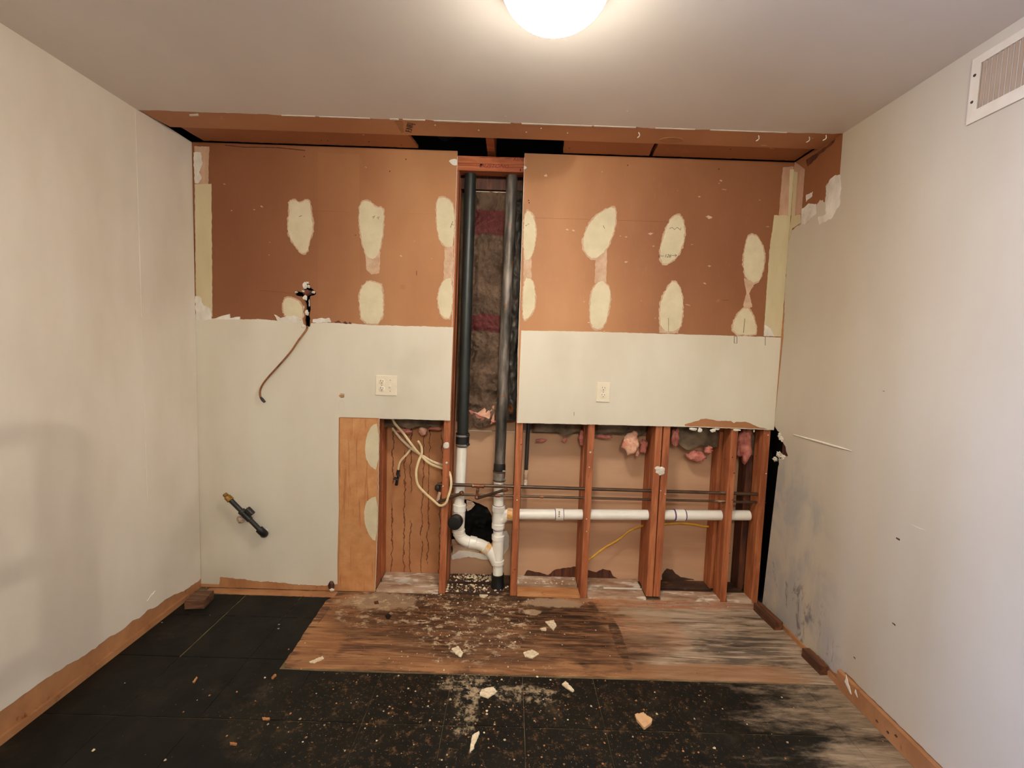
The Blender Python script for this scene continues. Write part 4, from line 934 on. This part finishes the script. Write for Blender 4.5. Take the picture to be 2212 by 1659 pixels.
tuft(1607, 960, .12, (.034, .025, .105), 6, 'pink', 'tall pink fibreglass strip in the narrow corner bay')
tuft(1256, 945, .14, (.014, .012, .042), 7, 'pink', 'pink fibreglass scrap beside the third stud')
tuft(1170, 951, .15, (.030, .012, .010), 8, 'pink', 'flat pink fibreglass scrap on the board edge of the riser bay')
tuft(1220, 950, .15, (.012, .010, .014), 9, 'pink', 'tiny pink fibreglass scrap midway along the riser bay')
tuft(1306, 943, .15, (.045, .012, .012), 10, 'pink', 'low pink fibreglass fringe left of the large tuft')
tuft(872, 931, .14, (.045, .014, .014), 11, 'pink', 'pink fibreglass fringe above the drip stains, left end')
tuft(914, 932, .13, (.022, .014, .022), 12, 'pinkp', 'pale pink fibreglass flap above the drip stains')
tuft(940, 926, .15, (.035, .012, .009), 13, 'pink', 'thin pink fibreglass fringe beside the white-dabbed stud')
tuft(1390, 965, .14, (.022, .012, .040), 14, 'pink', 'dull pink fibreglass rag behind the doubled studs')
# black plastic behind the broken hole
bag = crinkle('plastic_sheet', onY(972, 1140, .235).x, onY(1068, 1140, .235).x, onY(1020, 1200, .235).z, onY(1020, 1076, .235).z, .243, 'bag', 'crumpled black plastic showing through the broken hole behind the trap', 21, .006, 30, 30, .002)
bag['category'] = 'plastic'
pb = sheet('torn_paper', rag([(q.x, q.z) for q in (onY(a, b, SHY - .004) for a, b in ((1008, 1080), (1020, 1083), (1026, 1090), (1018, 1100), (1010, 1104), (1007, 1096)))], .004, .01, 4), 'B', SHY - .002, .004, 'plate_w', back)

# ------------------------------------------------------------------ cables
VY = Vector((0, 1, 0))
def cable(name, pts, r, m, label, cat='cable', group=None, flat=.55):
    o = tube(name, spline(pts, 8), r, m, None, 10, flat=(VY, flat) if flat else None); return tag(o, label, cat, group)
K = lambda px, py, Y: onY(px, py, Y)
cable('electrical_cable', [K(848, 895, .10), K(851, 912, .10), K(872, 937, .09), K(895, 968, .085), K(915, 990, .08), K(932, 1003, .075), K(956, 1012, .09)], .0072, 'cable', 'cream cable running down from the cut edge to the white-dabbed stud', group='cables in the drip-stained bay')
cable('electrical_cable', [K(848, 925, .16), K(856, 936, .13), K(868, 950, .12), K(890, 970, .11), K(912, 984, .10), K(932, 996, .095), K(956, 1005, .10)], .0072, 'cable_w', 'printed pale cable lying under the cream one in the drip-stained bay', group='cables in the drip-stained bay')
t = cable('electrical_cable', [K(888, 969, .125), K(878, 982, .12), K(866, 995, .12), K(861, 1008, .12), K(860, 1020, .12)], .0060, 'cable', 'short cream cable ending in black tape over the drip stains', group='cables in the drip-stained bay')
bm = tube_bm([K(861, 1015, .12), K(859, 1024, .118), K(862, 1030, .118)], .010, 8); tube_bm([K(852, 1033, .118), K(858, 1036, .116), K(856, 1048, .118)], .009, 8, bm); tube_bm([K(861, 1028, .118), K(857, 1036, .118)], .007, 8, bm)
obj('black_tape', bm, 'rubber', t)
cable('electrical_cable', [K(903, 953, .10), K(910, 965, .075), K(911, 980, .06), K(904, 997, .05), K(899, 1020, .04), K(902, 1045, .03), K(915, 1062, .01), K(935, 1080, -.01), K(950, 1092, -.03), K(962, 1088, -.04), K(968, 1074, -.04), K(974, 1052, -.02), K(974, 1032, .005), K(970, 1019, .03)], .0068, 'cable', 'cream cable looping down and around the white-dabbed stud', group='cables in the drip-stained bay')
cable('electrical_cable', [K(1271, 1210, .075), K(1284, 1200, .10), K(1308, 1182, .13), K(1336, 1166, .15), K(1360, 1147, .16), K(1388, 1136, .17), K(1415, 1132, .18), K(1442, 1132, .18), K(1470, 1130, .18), K(1500, 1133, .185), K(1520, 1137, .19), K(1540, 1138, .19)], .0062, 'ycable', 'yellow cable drooping behind the doubled studs')
o = cable('copper_tube', [K(664, 705, .004), K(661, 714, -.02), K(645, 735, -.035), K(628, 760, -.04), K(602, 790, -.04), K(575, 820, -.035), K(563, 840, -.03), K(562, 856, -.03), K(568, 867, -.028)], .0050, 'cuwire', 'thin bent copper tube hanging out of the chiselled hole', 'tube', flat=None)
obj('tube_end', tube_bm([K(563, 858, -.03), K(566, 862, -.03), K(572, 869, -.028)], [.005, .008, .007], 8), 'iron_d', o)

# gas stub
gs = thing('gas_pipe', onY(572, 1156, 0), 'black iron gas stub with brass tip poking out of white wall', 'pipe')
G = [K(570, 1154, .01), K(571, 1153, -.030), K(565, 1148, -.045), K(486, 1068, -.055)]
dg = (G[3] - G[2]).normalized()
smooth_by_angle(obj('elbow', tube_bm(spline([G[0], G[1], G[2], G[2] + dg * .02], 6), [.020] * 19, 18), 'gas', gs))
straight('pipe', G[2], G[3] + dg * -.02, .0125, 'gas', gs, 18)
rod('brass_union', G[3] - dg * .045, G[3], [(0, .0165), (.003, .0185), (.028, .0175), (.030, .013), (.046, .0125), (.05, .010)], 'brass', gs, 8)
vc = G[2] + (G[3] - G[2]) * .44
collar('valve_body', vc, dg, .075, .0165, 'gas', gs); collar('valve_nut', vc + dg * .028, dg, .018, .019, 'iron_d', gs)
sd = dg.cross(Vector((0, -1, 0))).normalized()
vh = obj('valve_handle', bev(box_bm(-.016, .016, -.009, .009, -.024, .024), .004), 'iron_d'); vh.parent = gs; vh.matrix_basis = Matrix.Translation(vc + sd * .038 - wloc(gs) + Vector((0, -.004, 0))) @ dg.to_track_quat('Z', 'Y').to_matrix().to_4x4()
obj('valve_bonnet', lump_bm(vc - sd * .036, (.022, .015, .020), 4, .3, 3, 4), 'louver', gs)
q = onY(574, 1146, 0); obj('gypsum_edge', lump_bm((q.x + .006, -.001, q.z), (.010, .003, .014), 3, .3, 2), 'white', gs)

# ------------------------------------------------------------------ outlets
def slots(parent, cx, cz, y):
    for dx, h in ((-.0065, .0085), (.0065, .0070)): box('socket_slot', cx + dx - .0012, cx + dx + .0012, y - .0006, y + .002, cz + .002, cz + .002 + h, 'slot', parent)
    rod('ground_hole', (cx, y + .002, cz - .0055), (cx, y - .01, cz - .0055), [(0, .0026), (.0026, .0026)], 'slot', parent, 12)
def duplex(parent, cx, cz, y):
    for s in (1, -1):
        f = rod('socket_face', (cx, y + .003, cz + s * .0195), (cx, y - .01, cz + s * .0195), [(0, .0168), (.0042, .0168), (.0048, .0160)], 'plastic', parent, 24)
        slots(f, cx, cz + s * .0195, y - .0019)
    rod('cover_screw', (cx, y, cz), (cx, y - .01, cz), [(0, .003), (.0015, .003)], 'louver', parent, 10)
def cover(parent, x0, x1, z0, z1, y):
    bm = box_bm(x0, x1, y - .006, y, z0, z1)
    bmesh.ops.bevel(bm, geom=[e for e in bm.edges if all(v.co.y < y - .003 for v in e.verts)], offset=.004, segments=3, affect='EDGES', profile=.6)
    return obj('cover_plate', bm, 'plastic', parent)
YP = -.0016
a, b = onY(812, 810), onY(857.5, 855)
o1 = thing('switched_outlet', ((a.x + b.x) / 2, 0, (a.z + b.z) / 2), 'ivory two-gang plate with socket pair and toggle switch', 'outlet')
cover(o1, a.x, b.x, b.z, a.z, YP); cz = (a.z + b.z) / 2; cx = (a.x + b.x) / 2
duplex(o1, cx - .023, cz, YP - .006)
bm = bev(box_bm(cx + .018, cx + .028, YP - .0075, YP - .004, cz - .012, cz + .012), .0005); obj('switch_frame', bm, 'plastic', o1)
sw = obj('toggle', bev(box_bm(-.004, .004, -.016, .0, -.005, .005), .0012), 'plastic'); sw.parent = o1; sw.matrix_basis = Matrix.Translation(Vector((cx + .023, YP - .006, cz)) - wloc(o1)) @ Matrix.Rotation(math.radians(28), 4, 'X')
for s in (-1, 1): rod('cover_screw', (cx + .023, YP - .005, cz + s * .030), (cx + .023, YP - .02, cz + s * .030), [(0, .003), (.0022, .003)], 'louver', o1, 10)
a, b = onY(1289, 825), onY(1316, 869)
o2 = thing('wall_outlet', ((a.x + b.x) / 2, 0, (a.z + b.z) / 2), 'ivory single-gang duplex outlet on the white band right of the slot', 'outlet')
cover(o2, a.x, b.x, b.z, a.z, YP); duplex(o2, (a.x + b.x) / 2, (a.z + b.z) / 2, YP - .006)

# ------------------------------------------------------------------ air register high on the right wall
reg = thing('air_register', (R, -1.2, 2.2), 'painted metal air register with vertical louvers high on right wall', 'register')
ya, yb, za, zb = -1.42, -.955, 2.195, 2.40
xr = R - .0018
iy0, iy1, iz0, iz1 = -1.392, -.985, 2.232, 2.374
bm = plate_bm([[(ya, za), (yb, za), (yb, zb), (ya, zb)], [(iy0, iz0), (iy1, iz0), (iy1, iz1), (iy0, iz1)]], 'R', xr, .007)
obj('face_frame', bm, 'reg', reg)
box('duct_throat', R - .0012, R - .0005, iy0, iy1, iz0, iz1, 'duct', reg)
n = 26
for i in range(n):
    y = iy0 + (iy1 - iy0) * (i + .5) / n
    if i == 0: lme = obj('louver', box_bm(-.0050, .0050, -.0018, .0018, (iz0 - iz1) / 2, (iz1 - iz0) / 2), 'vane').data; o = bpy.data.objects['louver']
    else: o = bpy.data.objects.new('louver', lme); COL.objects.link(o)
    o.parent = reg
    o.location = Vector((xr - .002, y, (iz0 + iz1) / 2)) - wloc(reg); o.rotation_euler = (0, 0, math.radians(-25))
for y, z in ((-.968, 2.262), (-.968, 2.345)): rod('screw_head', (xr - .006, y, z), (xr - .02, y, z), [(0, .005), (.003, .004)], 'duct', reg, 10)
sheet('caulk_gap', rw([(2104, 133), (2131, 113), (2130, 116), (2110, 134)]), 'R', xr, .0012, 'stud_d', wall_right)
sheet('caulk_gap', rw([(2087, 268), (2108, 256), (2212, 207), (2212, 209), (2110, 259), (2088, 270)]), 'R', xr, .0010, 'pencil', wall_right)

# ------------------------------------------------------------------ scrap wood and debris
def block(px, py, L_, w, h, rz, m, label, tilt=0.0, seed=1):
    c = onZ(px, py, h / 2); bm = bmesh.new(); box_bm(-L_ / 2, L_ / 2, -w / 2, w / 2, 0, h, bm)
    bmesh.ops.subdivide_edges(bm, edges=bm.edges[:], cuts=3, use_grid_fill=True)
    for v in bm.verts: v.co += Vector((mn.noise(v.co * 60 + Vector((seed, 0, 0))), mn.noise(v.co * 60 + Vector((0, seed, 5))), .5 * mn.noise(v.co * 60 + Vector((3, 0, seed))))) * .0022
    o = obj('wood_block', bm, m); o.location = (c.x, c.y, .0015); o.rotation_euler = (0, 0, rz)
    return tag(o, label, 'wood scrap', 'scrap wood blocks along the walls')
block(431, 1296, .095, .10, .045, .12, 'block2', 'square brown wood block in the left corner on black floor')
block(1658, 1331, .045, .185, .042, .06, 'block', 'split dark wood block against mildewed right wall', seed=3)
block(1760, 1429, .036, .125, .042, .04, 'block', 'smooth reddish wood block nearer the camera along right wall', seed=5)
def chip(name, px, shape, m, label, th=.006, cat='debris', group='bits of debris on the floor', lift=.0):
    q = [(p.x, p.y) for p in (onZ(a, b, .004) for a, b in shape)]
    bm = plate_bm(rag(q, .003, .004, px, freq=120), 'F', .0014 + lift, th)
    o = obj(name, bm, m); return tag(o, label, cat, group)
chip('board_chip', 1, [(1371, 1546), (1390, 1542), (1396, 1548), (1409, 1556), (1405, 1566), (1391, 1575), (1384, 1567), (1376, 1558)], 'chipt', 'tan drywall chip lying alone on the black floor', .010)
chips = [('paint_shard', [(1178, 1343), (1196, 1340), (1202, 1352), (1196, 1362), (1186, 1352)], 'pebble', 'white paint shard with pointed end on the stained plywood'),
 ('paint_shard', [(1166, 1358), (1180, 1356), (1180, 1362), (1170, 1362)], 'pebble', 'small white sliver beside the pointed paint shard'),
 ('paint_shard', [(1020, 1590), (1034, 1580), (1036, 1584), (1022, 1618), (1014, 1624)], 'pebble', 'long white streak of plaster on the black floor'),
 ('paint_shard', [(668, 1430), (696, 1418), (700, 1422), (680, 1432)], 'pebble', 'pale sliver near the left corner of the plywood'),
 ('wood_splinter', [(416, 1474), (424, 1462), (427, 1464), (420, 1475)], 'chipb', 'tan splinter on the black floor nearest the left wall'),
 ('wood_splinter', [(586, 1464), (594, 1456), (597, 1459), (589, 1467)], 'chipb', 'tan splinter just below the plywood corner'),
 ('wood_splinter', [(566, 1551), (582, 1551), (582, 1555), (568, 1555)], 'chipb', 'tan splinter lying in the floor seam'),
 ('wood_splinter', [(496, 1604), (512, 1606), (510, 1610), (497, 1608)], 'chipb', 'tan splinter nearest the camera on the left'),
 ('paint_shard', [(1214, 1478), (1222, 1472), (1228, 1478), (1240, 1492), (1236, 1494), (1222, 1486)], 'pebble', 'crooked pale shard in front of the plywood edge'),
 ('plaster_clump', [(975, 1402), (990, 1396), (1000, 1410), (996, 1420), (984, 1412)], 'pebble', 'white plaster clump midway across the stained plywood'),
 ('plaster_clump', [(1130, 1410), (1150, 1404), (1164, 1412), (1150, 1422), (1134, 1418)], 'pebble', 'flat pale plaster smear on the plywood front half'),
 ('plaster_clump', [(1036, 1284), (1049, 1282), (1054, 1286), (1044, 1291), (1036, 1289)], 'pebble', 'oval white plaster flake below the black coupling'),
 ('plaster_clump', [(1040, 1490), (1066, 1484), (1074, 1494), (1054, 1508), (1036, 1502)], 'pebble', 'pale plaster crust on the black floor at the plywood edge'),
 ('dark_lump', [(832, 1330), (838, 1326), (846, 1330), (842, 1336), (834, 1336)], 'rubber', 'black rubber crumb on the left part of the plywood'),
 ('dark_lump', [(808, 1300), (816, 1298), (818, 1303), (810, 1305)], 'stud_d', 'dark brown crumb near the stained panel')]
for i, (nm, sh, m, lab) in enumerate(chips): chip(nm, i + 3, sh, m, lab, .005)

def crumbs(name, spots, n, m, label, z0=.0012, seed=1, smin=.0015, smax=.006):
    r = random.Random(seed); bm = bmesh.new()
    for i in range(n):
        c, s = r.choices(spots, weights=[q[2] for q in spots])[0][:2]
        x = r.gauss(c[0], s[0]); y = r.gauss(c[1], s[1]); lim = len(c) > 2
        if lim: x = min(max(x, c[2]), c[3]); y = min(max(y, c[4]), c[5])
        x = min(max(x, -1.57), 1.56); y = y if lim else min(y, -.006); k = smin + (smax - smin) * r.random() ** 5
        z = z0 if not lim else c[6]
        v = [bm.verts.new((x + k * r.uniform(.6, 1) * math.cos(a), y + k * r.uniform(.6, 1) * math.sin(a), z)) for a in [j * 1.2566 + r.random() * .6 for j in range(5)]]
        t = bm.verts.new((x, y, z + k * r.uniform(.4, .9)))
        for j in range(5): bm.faces.new((v[j], v[(j + 1) % 5], t))
        bm.faces.new(v[::-1])
    o = obj(name, bm, m); return tag(o, label, 'debris', kind='stuff')
crumbs('plaster_crumbs', [((.02, -.28), (.22, .20), 3), ((.05, -.75), (.30, .18), 2.2), ((-.1, -.07), (.30, .04), 1.5), ((-.2, -.6), (.8, .35), 1.2), ((.2, -.95), (.6, .15), 1.4), ((1.1, -.05), (.3, .03), .5)], 1500, 'pebble2', 'scattered white plaster crumbs over the floor', seed=3, smin=.0009, smax=.0075)
crumbs('wood_crumbs', [((.2, -.85), (.55, .18), 3), ((1.05, -.03), (.28, .02), 1.6), ((.0, -.2), (.4, .12), 1), ((-.9, -.5), (.4, .3), .25)], 1100, 'chipb', 'scattered tan wood and paper crumbs over the floor', seed=5, smin=.0009, smax=.006)
crumbs('plate_crumbs', [((-.03, .165, -.20, .11, .125, .21, PZ + .0005), (.09, .03), 4), ((-.08, .05, -.20, .15, .004, .085, PZ + .0005), (.12, .03), 2), ((.35, .15, .21, .55, .125, .21, PZ + .0005), (.1, .03), 1)], 520, 'pebble', 'heap of pale crumbs on the wet plate behind the trap', seed=8, smin=.003, smax=.014)

# ------------------------------------------------------------------ hand truck standing out of view by the left wall (its shadow shows on the wall)
HX0 = -1.10
ht = thing('hand_truck', (HX0, -1.75, 0), 'grey tubular hand truck by left wall, beside the camera', 'hand truck')
def HT(y, z): return Vector((HX0, y, z))
ya, yb, zt = -1.975, -1.532, 1.41
tube('frame_tube', spline([HT(ya, .10), HT(ya, .7), HT(ya, zt - .10), HT(ya + .03, zt - .03), HT(ya + .10, zt), HT((ya + yb) / 2, zt + .005), HT(yb - .10, zt), HT(yb - .03, zt - .03), HT(yb, zt - .10), HT(yb, .7), HT(yb, .10)], 6), .024, 'scrub', ht, 12)
for y in (-1.87, -1.625): tube('inner_tube', [HT(y, .12), HT(y, zt)], .022, 'scrub', ht, 10)
for z in (.35, .80, 1.06): tube('cross_bar', [HT(ya, z), HT(yb, z)], .022, 'scrub', ht, 10)
obj('toe_plate', plate_bm([(HX0 - .01, ya), (HX0 - .01, yb), (HX0 - .22, yb - .02), (HX0 - .22, ya + .02)], 'F', .004, .006), 'scrub', ht)
for y in (ya + .05, yb - .10): rod('wheel', (HX0 - .06, y, .124), (HX0 - .06, y + .05, .124), [(0, .09), (.01, .122), (.04, .122), (.05, .09)], 'rubber', ht, 28)
tube('axle', [(HX0 - .06, ya + .02, .124), (HX0 - .06, yb - .04, .124)], .01, 'steel', ht, 10)
